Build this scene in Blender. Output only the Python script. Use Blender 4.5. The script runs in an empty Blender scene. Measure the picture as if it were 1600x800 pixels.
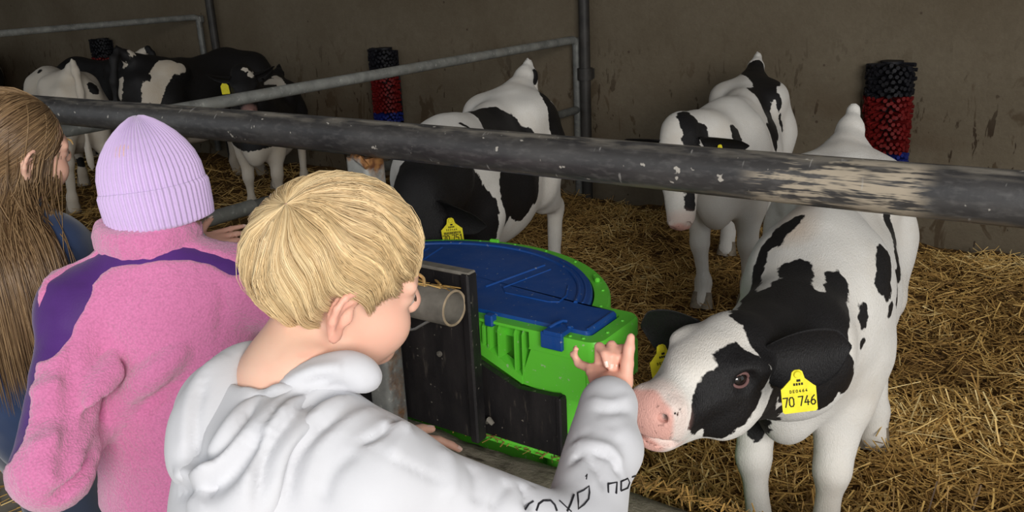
import bpy, math, random
import numpy as np
from mathutils import Matrix, Vector

# ---------------------------------------------------------------- camera, sky, lights
SC = bpy.context.scene
COL = SC.collection
cam_data = bpy.data.cameras.new('camera')
cam_data.sensor_width = 36.0
cam_data.sensor_fit = 'HORIZONTAL'
cam_data.lens = 30.96
cam_data.clip_start = 0.02
cam = bpy.data.objects.new('camera', cam_data)
COL.objects.link(cam)
_r = Vector((0.8212, 0.5685, -0.0463)).normalized()
_b = Vector((0.5528, -0.773, 0.311)).normalized()
_u = _b.cross(_r).normalized()
_r = _u.cross(_b).normalized()
cam.matrix_world = Matrix(((_r.x, _u.x, _b.x, 0.0), (_r.y, _u.y, _b.y, 0.0), (_r.z, _u.z, _b.z, 1.42), (0, 0, 0, 1)))
SC.camera = cam

world = bpy.data.worlds.new('overcast_sky')
SC.world = world
world.use_nodes = True
_bg = world.node_tree.nodes['Background']
_bg.inputs[0].default_value = (0.90, 0.95, 1.0, 1)
_bg.inputs[1].default_value = 0.52


def area_light(name, loc, target, sx, sy, power, color):
    ld = bpy.data.lights.new(name, 'AREA')
    ld.shape = 'RECTANGLE'
    ld.size, ld.size_y, ld.energy, ld.color = sx, sy, power, color
    o = bpy.data.objects.new(name, ld)
    COL.objects.link(o)
    o.location = loc
    o.rotation_euler = (Vector(target) - Vector(loc)).to_track_quat('-Z', 'Y').to_euler()
    return o


# daylight through the open gable behind the visitors
area_light('barn_door_daylight', (3.1, -2.4, 2.45), (-0.7, 2.2, 0.5), 3.0, 2.0, 240, (1.0, 0.965, 0.92))

SC.view_settings.view_transform = 'Standard'
SC.view_settings.look = 'None'
SC.view_settings.gamma = 1.0
SC.view_settings.use_curve_mapping = False
SC.view_settings.exposure = 0.40

RNG = np.random.default_rng(7)
random.seed(7)


# ---------------------------------------------------------------- object helpers
def tag(o, label=None, cat=None, group=None, kind=None):
    if label:
        o['label'] = label
    if cat:
        o['category'] = cat
    if group:
        o['group'] = group
    if kind:
        o['kind'] = kind
    return o


def thing(name, loc, label, cat, group=None, rz=0.0):
    o = bpy.data.objects.new(name, None)
    o.empty_display_size = 0.1
    COL.objects.link(o)
    o.location = loc
    o.rotation_euler = (0, 0, rz)
    return tag(o, label, cat, group)


def link(name, me, mat=None, parent=None, label=None, world_coords=False):
    o = bpy.data.objects.new(name, me)
    COL.objects.link(o)
    if mat is not None and len(me.materials) == 0:
        me.materials.append(mat)
    if parent is not None:
        o.parent = parent
        if world_coords:
            mw = parent_world(parent)
            o.matrix_parent_inverse = mw.inverted()
    if label:
        o['label'] = label
    return o


def parent_world(o):
    m = o.matrix_parent_inverse @ Matrix.LocRotScale(o.location, o.rotation_euler.to_quaternion(), o.scale) if o.parent else Matrix.LocRotScale(o.location, o.rotation_euler.to_quaternion(), o.scale)
    return parent_world(o.parent) @ m if o.parent else m


def np_mesh(name, V, faces, smooth=True, attrs=None):
    """faces: list of (n,k) int arrays (quads / tris)."""
    me = bpy.data.meshes.new(name)
    V = np.ascontiguousarray(V, dtype=np.float32)
    if not isinstance(faces, (list, tuple)):
        faces = [faces]
    faces = [np.asarray(f, dtype=np.int32) for f in faces if len(f)]
    me.vertices.add(len(V))
    me.vertices.foreach_set('co', V.ravel())
    if not faces:
        return me
    nl = sum(f.size for f in faces)
    nf = sum(len(f) for f in faces)
    me.loops.add(nl)
    me.polygons.add(nf)
    me.loops.foreach_set('vertex_index', np.concatenate([f.ravel() for f in faces]))
    sizes = np.concatenate([np.full(len(f), f.shape[1], np.int32) for f in faces])
    starts = np.concatenate([[0], np.cumsum(sizes)[:-1]]).astype(np.int32)
    me.polygons.foreach_set('loop_start', starts)
    me.polygons.foreach_set('use_smooth', np.full(nf, smooth))
    me.update(calc_edges=True)
    me.validate()
    if attrs:
        for k, a in attrs.items():
            at = me.attributes.new(k, 'FLOAT', 'POINT')
            at.data.foreach_set('value', np.ascontiguousarray(a, dtype=np.float32))
    return me


class MB:
    """Collects simple solids into one mesh."""

    def __init__(s):
        s.V, s.Q, s.T, s.n = [], [], [], 0

    def add(s, V, Q=(), T=()):
        V = np.asarray(V, float)
        s.V.append(V)
        if len(Q):
            s.Q.append(np.asarray(Q) + s.n)
        if len(T):
            s.T.append(np.asarray(T) + s.n)
        s.n += len(V)
        return s

    def box(s, c, size, R=None, bev=0.0):
        h = np.asarray(size, float) / 2
        if bev <= 0:
            P = np.array([[x, y, z] for x in (-1, 1) for y in (-1, 1) for z in (-1, 1)], float) * h
            Q = [[0, 1, 3, 2], [4, 6, 7, 5], [0, 4, 5, 1], [2, 3, 7, 6], [0, 2, 6, 4], [1, 5, 7, 3]]
            T = []
        else:
            b = min(bev, *(h * 0.95))
            P, idx = [], {}
            for x in (-1, 1):
                for y in (-1, 1):
                    for z in (-1, 1):
                        for a in range(3):
                            p = np.array([x, y, z], float) * (h - b)
                            p[a] += (x, y, z)[a] * b
                            idx[(x, y, z, a)] = len(P)
                            P.append(p)
            P = np.array(P)
            Q = []
            for a in range(3):
                o1, o2 = [i for i in range(3) if i != a]
                for sg in (-1, 1):
                    quad = []
                    for (u, v) in ((-1, -1), (1, -1), (1, 1), (-1, 1)):
                        k = [0, 0, 0]
                        k[a], k[o1], k[o2] = sg, u, v
                        quad.append(idx[(k[0], k[1], k[2], a)])
                    if (sg > 0) == (a == 1):
                        quad = quad[::-1]
                    Q.append(quad)
            for a in range(3):
                o1, o2 = [i for i in range(3) if i != a]
                for u in (-1, 1):
                    for v in (-1, 1):
                        k0 = [0, 0, 0]
                        k0[o1], k0[o2], k0[a] = u, v, -1
                        k1 = list(k0)
                        k1[a] = 1
                        q = [idx[(*k0, o1)], idx[(*k1, o1)], idx[(*k1, o2)], idx[(*k0, o2)]]
                        n = np.cross(P[q[1]] - P[q[0]], P[q[2]] - P[q[0]])
                        if n @ P[q[0]] < 0:
                            q = q[::-1]
                        Q.append(q)
            T = []
            for x in (-1, 1):
                for y in (-1, 1):
                    for z in (-1, 1):
                        t = [idx[(x, y, z, a)] for a in range(3)]
                        n = np.cross(P[t[1]] - P[t[0]], P[t[2]] - P[t[0]])
                        if n @ P[t[0]] < 0:
                            t = t[::-1]
                        T.append(t)
        if R is not None:
            P = P @ np.asarray(R).T
        return s.add(P + np.asarray(c, float), Q, T)

    def tube(s, pts, rad, n=12, caps=True):
        pts = np.asarray(pts, float)
        m = len(pts)
        rad = np.broadcast_to(np.asarray(rad, float), (m,))
        tan = np.gradient(pts, axis=0)
        tan /= np.linalg.norm(tan, axis=1)[:, None] + 1e-12
        up = np.array([0, 0, 1.0])
        if abs(tan[0] @ up) > 0.9:
            up = np.array([1.0, 0, 0])
        a = np.cross(up, tan[0])
        a /= np.linalg.norm(a)
        th = np.linspace(0, 2 * np.pi, n, endpoint=False)
        V = []
        for i in range(m):
            a = a - tan[i] * (a @ tan[i])
            a /= np.linalg.norm(a) + 1e-12
            b = np.cross(tan[i], a)
            V.append(pts[i] + rad[i] * (np.cos(th)[:, None] * a + np.sin(th)[:, None] * b))
        V = np.concatenate(V)
        Q = [[i * n + j, i * n + (j + 1) % n, (i + 1) * n + (j + 1) % n, (i + 1) * n + j] for i in range(m - 1) for j in range(n)]
        T = []
        if caps:
            V = np.concatenate([V, pts[:1], pts[-1:]])
            c0, c1 = m * n, m * n + 1
            T = [[c0, (j + 1) % n, j] for j in range(n)] + [[c1, (m - 1) * n + j, (m - 1) * n + (j + 1) % n] for j in range(n)]
        return s.add(V, Q, T)

    def prism(s, poly, y0, y1, axis=1):
        """poly: 2-D outline (counter-clockwise), extruded along an axis."""
        poly = np.asarray(poly, float)
        n = len(poly)

        def lift(v):
            o = [i for i in range(3) if i != axis]
            P = np.zeros((n, 3))
            P[:, o[0]], P[:, o[1]], P[:, axis] = poly[:, 0], poly[:, 1], v
            return P
        V = np.concatenate([lift(y0), lift(y1)])
        Q = [[i, (i + 1) % n, n + (i + 1) % n, n + i] for i in range(n)]
        from mathutils.geometry import tessellate_polygon
        tri = tessellate_polygon([[Vector((p[0], p[1], 0)) for p in poly]])
        T = [list(t) for t in tri] + [[t[2] + n, t[1] + n, t[0] + n] for t in tri]
        return s.add(V, Q, T)

    def mesh(s, name, smooth=False, fix=True):
        V = np.concatenate(s.V)
        me = np_mesh(name, V, ([np.concatenate(s.Q)] if s.Q else []) + ([np.concatenate(s.T)] if s.T else []), smooth)
        if fix:
            import bmesh
            bm = bmesh.new()
            bm.from_mesh(me)
            bmesh.ops.recalc_face_normals(bm, faces=bm.faces)
            bm.to_mesh(me)
            bm.free()
        if smooth:
            me.set_sharp_from_angle(angle=math.radians(38))
        return me

    def build(s, name, mat, parent=None, smooth=False, label=None, wc=False):
        return link(name, s.mesh(name, smooth), mat, parent, label, wc)


# ---------------------------------------------------------------- noise and implicit bodies
def _hash(i, j, k, seed):
    h = (i * 374761393 + j * 668265263 + k * 2147483647 + seed * 974634777) & 0xFFFFFFFF
    h = ((h ^ (h >> 13)) * 1274126177) & 0xFFFFFFFF
    h = h ^ (h >> 16)
    return (h & 0xFFFF) / 32767.5 - 1.0


def vnoise(P, freq, seed=0):
    q = np.asarray(P, float) * freq
    i = np.floor(q).astype(np.int64)
    f = q - i
    f = f * f * (3 - 2 * f)
    r = 0
    for dx in (0, 1):
        wx = f[..., 0] if dx else 1 - f[..., 0]
        for dy in (0, 1):
            wy = f[..., 1] if dy else 1 - f[..., 1]
            for dz in (0, 1):
                wz = f[..., 2] if dz else 1 - f[..., 2]
                r = r + wx * wy * wz * _hash(i[..., 0] + dx, i[..., 1] + dy, i[..., 2] + dz, seed)
    return r


def axis(lo, hi, h, fine=()):
    """Grid coordinates from lo to hi, spacing h, finer inside the given (a, b, step) spans."""
    out = [lo]
    while out[-1] < hi:
        x, st = out[-1], h
        for a, b, s in fine:
            if a - 2 * h < x < b:
                st = min(st, s if x >= a - s else max(s, min(h, (a - x) * 0.5 + s)))
        out.append(x + st)
    return np.array(out, np.float32)


class Frame:
    def __init__(s, o, R):
        s.o, s.R = np.asarray(o, float), np.asarray(R, float)  # columns: local axes

    def p(s, q):
        return s.o + s.R @ np.asarray(q, float)

    def inv(s, P):
        return (np.asarray(P) - s.o) @ s.R


def frame(o, fwd, up):
    f = np.asarray(fwd, float)
    f = f / np.linalg.norm(f)
    u = np.asarray(up, float)
    u = u - f * (u @ f)
    u /= np.linalg.norm(u)
    l = np.cross(u, f)
    return Frame(o, np.stack([f, l, u], 1))


def eul(rx=0, ry=0, rz=0):
    return np.array(Matrix.Rotation(math.radians(rz), 3, 'Z') @ Matrix.Rotation(math.radians(ry), 3, 'Y') @ Matrix.Rotation(math.radians(rx), 3, 'X'))


class Field:
    def __init__(s, ax, ay, az):
        s.ax = [np.asarray(a, np.float32) for a in (ax, ay, az)]
        s.F = np.full([len(a) for a in s.ax], 0.5, np.float32)
        s.h = max(float(np.diff(a).max()) for a in s.ax)

    def _box(s, lo, hi):
        sl = []
        for a, l, h in zip(s.ax, lo, hi):
            i0, i1 = np.searchsorted(a, l), np.searchsorted(a, h)
            sl.append(slice(max(i0 - 1, 0), min(i1 + 1, len(a))))
        return tuple(sl)

    def _grid(s, sl):
        return s.ax[0][sl[0]][:, None, None], s.ax[1][sl[1]][None, :, None], s.ax[2][sl[2]][None, None, :]

    def _mix(s, sl, d, k, mode):
        A = s.F[sl]
        if mode == 'sub':
            d = -d
            hh = np.maximum(k - np.abs(A - d), 0) / max(k, 1e-6)
            s.F[sl] = np.maximum(A, d) + hh * hh * k * 0.25
        else:
            hh = np.maximum(k - np.abs(A - d), 0) / max(k, 1e-6)
            s.F[sl] = np.minimum(A, d) - hh * hh * k * 0.25

    def cap(s, a, b, ra, rb=None, k=0.02, mode='add'):
        rb = ra if rb is None else rb
        a, b = np.asarray(a, np.float32), np.asarray(b, np.float32)
        pad = max(ra, rb) + k + 2 * s.h
        sl = s._box(np.minimum(a, b) - pad, np.maximum(a, b) + pad)
        X, Y, Z = s._grid(sl)
        if X.size * Y.size * Z.size == 0:
            return s
        ba = b - a
        L2 = float(ba @ ba) + 1e-12
        t = np.clip(((X - a[0]) * ba[0] + (Y - a[1]) * ba[1] + (Z - a[2]) * ba[2]) / L2, 0, 1)
        d = np.sqrt((X - a[0] - t * ba[0]) ** 2 + (Y - a[1] - t * ba[1]) ** 2 + (Z - a[2] - t * ba[2]) ** 2) - (ra + (rb - ra) * t)
        s._mix(sl, d, k, mode)
        return s

    def ell(s, c, r, R=None, k=0.03, mode='add'):
        c, r = np.asarray(c, np.float32), np.asarray(r, np.float32)
        R = np.eye(3) if R is None else np.asarray(R)
        ext = np.sqrt((R ** 2) @ (r.astype(float) ** 2)) + k + 2 * s.h
        sl = s._box(c - ext, c + ext)
        X, Y, Z = s._grid(sl)
        if X.size * Y.size * Z.size == 0:
            return s
        X, Y, Z = X - c[0], Y - c[1], Z - c[2]
        k0 = k1 = 0
        for i in range(3):
            q = X * R[0, i] + Y * R[1, i] + Z * R[2, i]
            k0 = k0 + (q / r[i]) ** 2
            k1 = k1 + (q / r[i] ** 2) ** 2
        k0 = np.sqrt(k0)
        d = k0 * (k0 - 1) / np.maximum(np.sqrt(k1), 1e-6)
        s._mix(sl, d, k, mode)
        return s

    def tube(s, pts, rad, k=0.01, mode='add'):
        rad = np.broadcast_to(np.asarray(rad, float), (len(pts),))
        for i in range(len(pts) - 1):
            s.cap(pts[i], pts[i + 1], rad[i], rad[i + 1], k, mode)
        return s

    def plane(s, p, n, k=0.005):
        """Cut away everything on the side the normal points to."""
        n = np.asarray(n, float)
        n = n / np.linalg.norm(n)
        X, Y, Z = s.ax[0][:, None, None], s.ax[1][None, :, None], s.ax[2][None, None, :]
        d = (X - p[0]) * n[0] + (Y - p[1]) * n[1] + (Z - p[2]) * n[2]
        hh = np.maximum(k - np.abs(s.F - d), 0) / k
        s.F = (np.maximum(s.F, d) + hh * hh * k * 0.25).astype(np.float32)
        return s

    def points(s):
        return np.stack(np.meshgrid(*s.ax, indexing='ij'), -1)

    def surface(s):
        F = s.F.copy()
        for a in range(3):
            idx = [slice(None)] * 3
            for e in (0, -1):
                idx[a] = e
                F[tuple(idx)] = np.maximum(F[tuple(idx)], 1e-3)
        ins = F < 0
        cnt = np.zeros([n - 1 for n in F.shape], np.int8)
        corners = [(i, j, k) for i in (0, 1) for j in (0, 1) for k in (0, 1)]
        for i, j, k in corners:
            cnt += ins[i:F.shape[0] - 1 + i, j:F.shape[1] - 1 + j, k:F.shape[2] - 1 + k]
        act = np.argwhere((cnt > 0) & (cnt < 8))
        vid = np.full(cnt.shape, -1, np.int32)
        vid[act[:, 0], act[:, 1], act[:, 2]] = np.arange(len(act))
        acc = np.zeros((len(act), 3))
        num = np.zeros(len(act))
        for a in range(3):
            o = [x for x in range(3) if x != a]
            for u in (0, 1):
                for v in (0, 1):
                    c0 = act.copy()
                    c0[:, o[0]] += u
                    c0[:, o[1]] += v
                    c1 = c0.copy()
                    c1[:, a] += 1
                    f0 = F[c0[:, 0], c0[:, 1], c0[:, 2]]
                    f1 = F[c1[:, 0], c1[:, 1], c1[:, 2]]
                    m = (f0 < 0) != (f1 < 0)
                    t = np.where(m, f0 / np.where(m, f0 - f1, 1), 0)
                    p = np.stack([s.ax[q][c0[:, q]] for q in range(3)], 1).astype(float)
                    p[:, a] += t * (s.ax[a][c1[:, a]] - s.ax[a][c0[:, a]])
                    acc += np.where(m[:, None], p, 0)
                    num += m
        V = acc / num[:, None]
        Qs = []
        for a in range(3):
            o = [(a + 1) % 3, (a + 2) % 3]
            sl0, sl1 = [slice(None)] * 3, [slice(None)] * 3
            sl0[a], sl1[a] = slice(0, -1), slice(1, None)
            A, B = ins[tuple(sl0)], ins[tuple(sl1)]
            e = np.argwhere(A != B)
            ok = (e[:, o[0]] > 0) & (e[:, o[1]] > 0) & (e[:, o[0]] < F.shape[o[0]] - 1) & (e[:, o[1]] < F.shape[o[1]] - 1)
            e = e[ok]
            q = []
            for u, v in ((-1, -1), (0, -1), (0, 0), (-1, 0)):
                c = e.copy()
                c[:, o[0]] += u
                c[:, o[1]] += v
                q.append(vid[c[:, 0], c[:, 1], c[:, 2]])
            q = np.stack(q, 1)
            flip = ~A[e[:, 0], e[:, 1], e[:, 2]]
            q[flip] = q[flip][:, ::-1]
            Qs.append(q)
        return V, np.concatenate(Qs)


def v_normals(V, Q):
    n = np.cross(V[Q[:, 2]] - V[Q[:, 0]], V[Q[:, 3]] - V[Q[:, 1]])
    N = np.zeros_like(V)
    for c in range(4):
        np.add.at(N, Q[:, c], n)
    return N / (np.linalg.norm(N, axis=1)[:, None] + 1e-12)


def relax(V, Q, it=2, w=0.5):
    E = np.concatenate([Q[:, [0, 1]], Q[:, [1, 2]], Q[:, [2, 3]], Q[:, [3, 0]]])
    for _ in range(it):
        A = np.zeros_like(V)
        n = np.zeros(len(V))
        np.add.at(A, E[:, 0], V[E[:, 1]])
        np.add.at(A, E[:, 1], V[E[:, 0]])
        np.add.at(n, E[:, 0], 1)
        np.add.at(n, E[:, 1], 1)
        V = V + w * (A / np.maximum(n, 1)[:, None] - V)
    return V


def curve(pts, rad, per=6):
    """Catmull-Rom resampling of a centre line and its radii."""
    P = np.asarray(pts, float)
    if len(P) < 3:
        return P, np.asarray(rad)
    E = np.concatenate([[2 * P[0] - P[1]], P, [2 * P[-1] - P[-2]]])
    out, rr = [], []
    for i in range(len(P) - 1):
        p0, p1, p2, p3 = E[i], E[i + 1], E[i + 2], E[i + 3]
        for t in np.linspace(0, 1, per, endpoint=False):
            out.append(0.5 * (2 * p1 + (p2 - p0) * t + (2 * p0 - 5 * p1 + 4 * p2 - p3) * t * t + (3 * p1 - p0 - 3 * p2 + p3) * t ** 3))
            rr.append(rad[i] + (rad[i + 1] - rad[i]) * t)
    return np.array(out + [P[-1]]), np.array(rr + [rad[-1]])


def blob_field(P, blobs):
    """Signed closeness to a set of (a, b, r) capsules or (c, r) spheres: > 0 inside."""
    best = np.full(len(P), -1.0)
    for bl in blobs:
        if len(bl) == 2:
            d = bl[1] - np.linalg.norm(P - np.asarray(bl[0], float), axis=1)
        else:
            a, b, r = np.asarray(bl[0], float), np.asarray(bl[1], float), bl[2]
            ba = b - a
            t = np.clip((P - a) @ ba / (ba @ ba + 1e-12), 0, 1)
            d = r - np.linalg.norm(P - a - t[:, None] * ba, axis=1)
        best = np.maximum(best, d)
    return best


# ---------------------------------------------------------------- materials
class NT:
    def __init__(s, name):
        s.m = bpy.data.materials.new(name)
        s.m.use_nodes = True
        s.t = s.m.node_tree
        s.t.nodes.clear()
        s.out = s.t.nodes.new('ShaderNodeOutputMaterial')
        s.b = s.t.nodes.new('ShaderNodeBsdfPrincipled')
        s.t.links.new(s.b.outputs[0], s.out.inputs[0])

    def n(s, typ, **kw):
        nd = s.t.nodes.new('ShaderNode' + typ)
        for k, v in kw.items():
            setattr(nd, k, v)
        return nd

    def put(s, sock, v):
        if isinstance(v, bpy.types.NodeSocket):
            s.t.links.new(v, sock)
        elif isinstance(v, (tuple, list)) and len(v) == 3 and sock.type == 'RGBA':
            sock.default_value = (*v, 1)
        else:
            sock.default_value = v

    def set(s, **kw):
        for k, v in kw.items():
            s.put(s.b.inputs[k.replace('_', ' ')], v)
        return s

    def coord(s, which='Object'):
        return s.n('TexCoord').outputs[which]

    def geo(s, which='Position'):
        return s.n('NewGeometry').outputs[which]

    def attr(s, name):
        return s.n('Attribute', attribute_name=name).outputs['Fac']

    def mapping(s, v, scale=(1, 1, 1), rot=(0, 0, 0), loc=(0, 0, 0)):
        m = s.n('Mapping')
        s.put(m.inputs['Vector'], v)
        m.inputs['Scale'].default_value = scale
        m.inputs['Rotation'].default_value = rot
        m.inputs['Location'].default_value = loc
        return m.outputs[0]

    def noise(s, v, scale, detail=3, rough=0.55, dist=0.0):
        nd = s.n('TexNoise')
        if v is not None:
            s.put(nd.inputs['Vector'], v)
        nd.inputs['Scale'].default_value = scale
        nd.inputs['Detail'].default_value = detail
        nd.inputs['Roughness'].default_value = rough
        nd.inputs['Distortion'].default_value = dist
        return nd.outputs[0]

    def voro(s, v, scale, feature='F1', out=0):
        nd = s.n('TexVoronoi', feature=feature)
        if v is not None:
            s.put(nd.inputs['Vector'], v)
        nd.inputs['Scale'].default_value = scale
        return nd.outputs[out]

    def ramp(s, v, lo, hi, a=0.0, b=1.0, smooth=False):
        nd = s.n('MapRange', interpolation_type='SMOOTHSTEP' if smooth else 'LINEAR')
        s.put(nd.inputs[0], v)
        nd.inputs[1].default_value, nd.inputs[2].default_value = lo, hi
        nd.inputs[3].default_value, nd.inputs[4].default_value = a, b
        return nd.outputs[0]

    def math(s, op, a, b=0.0):
        nd = s.n('Math', operation=op)
        s.put(nd.inputs[0], a)
        s.put(nd.inputs[1], b)
        return nd.outputs[0]

    def mix(s, f, a, b, blend='MIX'):
        nd = s.n('Mix', data_type='RGBA', blend_type=blend)
        s.put(nd.inputs['Factor'], f)
        s.put(nd.inputs[6], a)
        s.put(nd.inputs[7], b)
        return nd.outputs[2]

    def bump(s, h, strength=0.3, dist=0.01):
        nd = s.n('Bump')
        nd.inputs['Strength'].default_value = strength
        nd.inputs['Distance'].default_value = dist
        s.put(nd.inputs['Height'], h)
        s.put(s.b.inputs['Normal'], nd.outputs[0])
        return s

    def sep(s, v):
        nd = s.n('SeparateXYZ')
        s.put(nd.inputs[0], v)
        return nd.outputs


def simple(name, col, rough=0.5, spec=0.5, metal=0.0, var=0.0, scale=20, bump=0.0, bscale=80, bdist=0.004):
    t = NT(name)
    c = col
    if var:
        n = t.noise(t.coord(), scale)
        f = t.ramp(n, 0.3, 0.7)
        c = t.mix(f, tuple(x * (1 - var) for x in col), tuple(min(1, x * (1 + var)) for x in col))
    t.set(Base_Color=c, Roughness=rough, Metallic=metal, Specular_IOR_Level=spec)
    if bump:
        t.bump(t.noise(t.coord(), bscale), bump, bdist)
    return t.m


def wall_mat():
    t = NT('stained_concrete')
    p = t.coord()
    big = t.ramp(t.noise(p, 1.3, 4), 0.35, 0.7)
    c = t.mix(big, (0.122, 0.098, 0.066), (0.170, 0.143, 0.102))
    fine = t.ramp(t.noise(p, 28, 5, 0.7), 0.3, 0.7)
    c = t.mix(t.math('MULTIPLY', fine, 0.35), c, (0.085, 0.066, 0.044))
    z = t.sep(p)[2]
    # dung splashes on the lower two thirds, thin vertical runs
    low = t.ramp(z, 1.05, 0.55, 0, 1)
    st = t.noise(t.mapping(p, (3.2, 1, 1.4)), 2.6, 4, 0.6, 0.6)
    s1 = t.math('MULTIPLY', t.ramp(st, 0.585, 0.625), low)
    st2 = t.noise(t.mapping(p, (2.4, 1, 0.9), loc=(3, 0, 5)), 7.0, 3, 0.6, 0.3)
    s2 = t.math('MULTIPLY', t.ramp(st2, 0.625, 0.655), low)
    c = t.mix(t.math('MULTIPLY', s1, 0.75), c, (0.065, 0.043, 0.024))
    c = t.mix(t.math('MULTIPLY', s2, 0.85), c, (0.032, 0.020, 0.012))
    rub = t.math('MULTIPLY', t.ramp(t.noise(t.mapping(p, (1, 1, 1.8)), 1.6, 3), 0.5, 0.72), low)
    c = t.mix(t.math('MULTIPLY', rub, 0.55), c, (0.095, 0.064, 0.038))
    dots = t.ramp(t.voro(p, 5.5), 0.055, 0.035)
    c = t.mix(t.math('MULTIPLY', dots, 0.8), c, (0.06, 0.04, 0.03))
    t.set(Base_Color=c, Roughness=0.92, Specular_IOR_Level=0.15)
    t.bump(t.math('ADD', t.noise(p, 60, 5), t.math('MULTIPLY', t.noise(p, 5, 3), 1.5)), 0.35, 0.01)
    return t.m


def concrete_mat():
    t = NT('worn_kerb_concrete')
    p = t.coord()
    c = t.mix(t.ramp(t.noise(p, 9, 5, 0.65), 0.35, 0.68), (0.15, 0.13, 0.095), (0.31, 0.275, 0.21))
    c = t.mix(t.ramp(t.noise(t.mapping(p, (0.5, 2, 2)), 30, 3), 0.55, 0.7), c, (0.065, 0.052, 0.038))
    c = t.mix(t.math('MULTIPLY', t.ramp(t.noise(p, 70, 3, 0.8), 0.6, 0.72), 0.6), c, (0.34, 0.31, 0.25))
    t.set(Base_Color=c, Roughness=0.85, Specular_IOR_Level=0.25)
    t.bump(t.noise(p, 55, 6, 0.7), 0.6, 0.01)
    return t.m


def rail_mat():
    """dark pipe: scraped paint, pale dried feed smears, small chips."""
    t = NT('scuffed_dark_pipe')
    p = t.coord()
    x, y, z = t.sep(p)
    c = t.mix(t.ramp(t.noise(t.mapping(p, (0.8, 3, 3)), 7, 4), 0.3, 0.7), (0.022, 0.021, 0.022), (0.058, 0.055, 0.053))
    c = t.mix(t.math('MULTIPLY', t.ramp(t.noise(t.mapping(p, (3, 8, 8)), 14, 4), 0.5, 0.75), 0.6), c, (0.105, 0.10, 0.096))
    # long worn patch where muzzles rub, near the right end
    win = t.math('MULTIPLY', t.ramp(x, -0.48, -0.42, 0, 1, True), t.ramp(x, -0.24, -0.19, 1, 0, True))
    pat = t.noise(t.mapping(p, (9, 16, 30)), 1.0, 4, 0.62, 0.4)
    lines = t.noise(t.mapping(p, (6, 60, 120)), 1.3, 3, 0.7)
    pm = t.ramp(t.math('ADD', pat, t.math('MULTIPLY', t.math('SUBTRACT', lines, 0.5), 0.75)), 0.475, 0.56)
    front = t.ramp(y, 0.012, -0.014, 0, 1, True)
    worn = t.math('MULTIPLY', t.math('MULTIPLY', pm, win), front)
    c = t.mix(worn, c, (0.33, 0.28, 0.21))
    # pale upper edge dust and scattered chips / scratches
    dust = t.math('MULTIPLY', t.ramp(z, 0.026, 0.037), t.ramp(t.noise(t.mapping(p, (4, 20, 20)), 3, 4), 0.42, 0.62))
    c = t.mix(t.math('MULTIPLY', dust, 0.75), c, (0.26, 0.235, 0.195))
    und = t.math('MULTIPLY', t.ramp(z, -0.022, -0.034), t.ramp(t.noise(t.mapping(p, (3, 20, 20)), 4, 4), 0.45, 0.6))
    c = t.mix(t.math('MULTIPLY', und, 0.7), c, (0.17, 0.135, 0.095))
    chip = t.ramp(t.noise(t.mapping(p, (5, 9, 4)), 11, 2, 0.5), 0.70, 0.735)
    c = t.mix(t.math('MULTIPLY', chip, 0.8), c, (0.45, 0.42, 0.37))
    scr = t.ramp(t.noise(t.mapping(p, (14, 5, 2.2), rot=(0, 0.3, 0)), 6, 2, 0.5), 0.70, 0.74)
    c = t.mix(t.math('MULTIPLY', scr, 0.5), c, (0.36, 0.35, 0.33))
    t.set(Base_Color=c, Roughness=t.ramp(worn, 0, 1, 0.42, 0.85), Specular_IOR_Level=0.5)
    t.bump(t.noise(p, 45, 4), 0.25, 0.004)
    return t.m


def galv_mat(name='galvanised_steel', dark=1.0, rust=False):
    t = NT(name)
    p = t.coord()
    c = t.mix(t.ramp(t.noise(p, 16, 4, 0.6), 0.3, 0.7), tuple(v * dark for v in (0.17, 0.175, 0.165)), tuple(v * dark for v in (0.34, 0.345, 0.32)))
    c = t.mix(t.math('MULTIPLY', t.ramp(t.noise(p, 45, 3, 0.6), 0.6, 0.7), 0.6), c, (0.5 * dark, 0.5 * dark, 0.46 * dark))
    if rust:
        x, y, z = t.sep(p)
        r = t.math('ADD', t.math('MULTIPLY', t.ramp(z, -0.035, 0.0), 0.8), t.math('MULTIPLY', t.ramp(x, 0.020, 0.034), 0.75))
        f = t.ramp(t.math('ADD', r, t.noise(p, 26, 5, 0.7)), 1.0, 1.3)
        c = t.mix(f, c, t.mix(t.ramp(t.noise(p, 60, 4), 0.35, 0.65), (0.10, 0.035, 0.012), (0.34, 0.16, 0.05)))
    else:
        c = t.mix(t.math('MULTIPLY', t.ramp(t.noise(p, 8, 4), 0.55, 0.75), 0.55), c, (0.10, 0.08, 0.055))
    t.set(Base_Color=c, Roughness=0.55, Metallic=0.25, Specular_IOR_Level=0.5)
    t.bump(t.noise(p, 70, 4), 0.2, 0.003)
    return t.m


def board_mat():
    t = NT('dirty_black_board')
    p = t.coord()
    c = t.mix(t.ramp(t.noise(t.mapping(p, (2, 2, 0.7)), 9, 4), 0.4, 0.7), (0.008, 0.007, 0.008), (0.022, 0.019, 0.019))
    c = t.mix(t.math('MULTIPLY', t.ramp(t.noise(p, 95, 2, 0.4), 0.71, 0.74), 0.7), c, (0.20, 0.18, 0.145))
    c = t.mix(t.math('MULTIPLY', t.ramp(t.noise(t.mapping(p, (6, 6, 1.2)), 12, 3), 0.62, 0.72), 0.35), c, (0.12, 0.10, 0.08))
    t.set(Base_Color=c, Roughness=0.5, Specular_IOR_Level=0.4)
    t.bump(t.noise(p, 90, 3), 0.2, 0.003)
    return t.m


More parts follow.
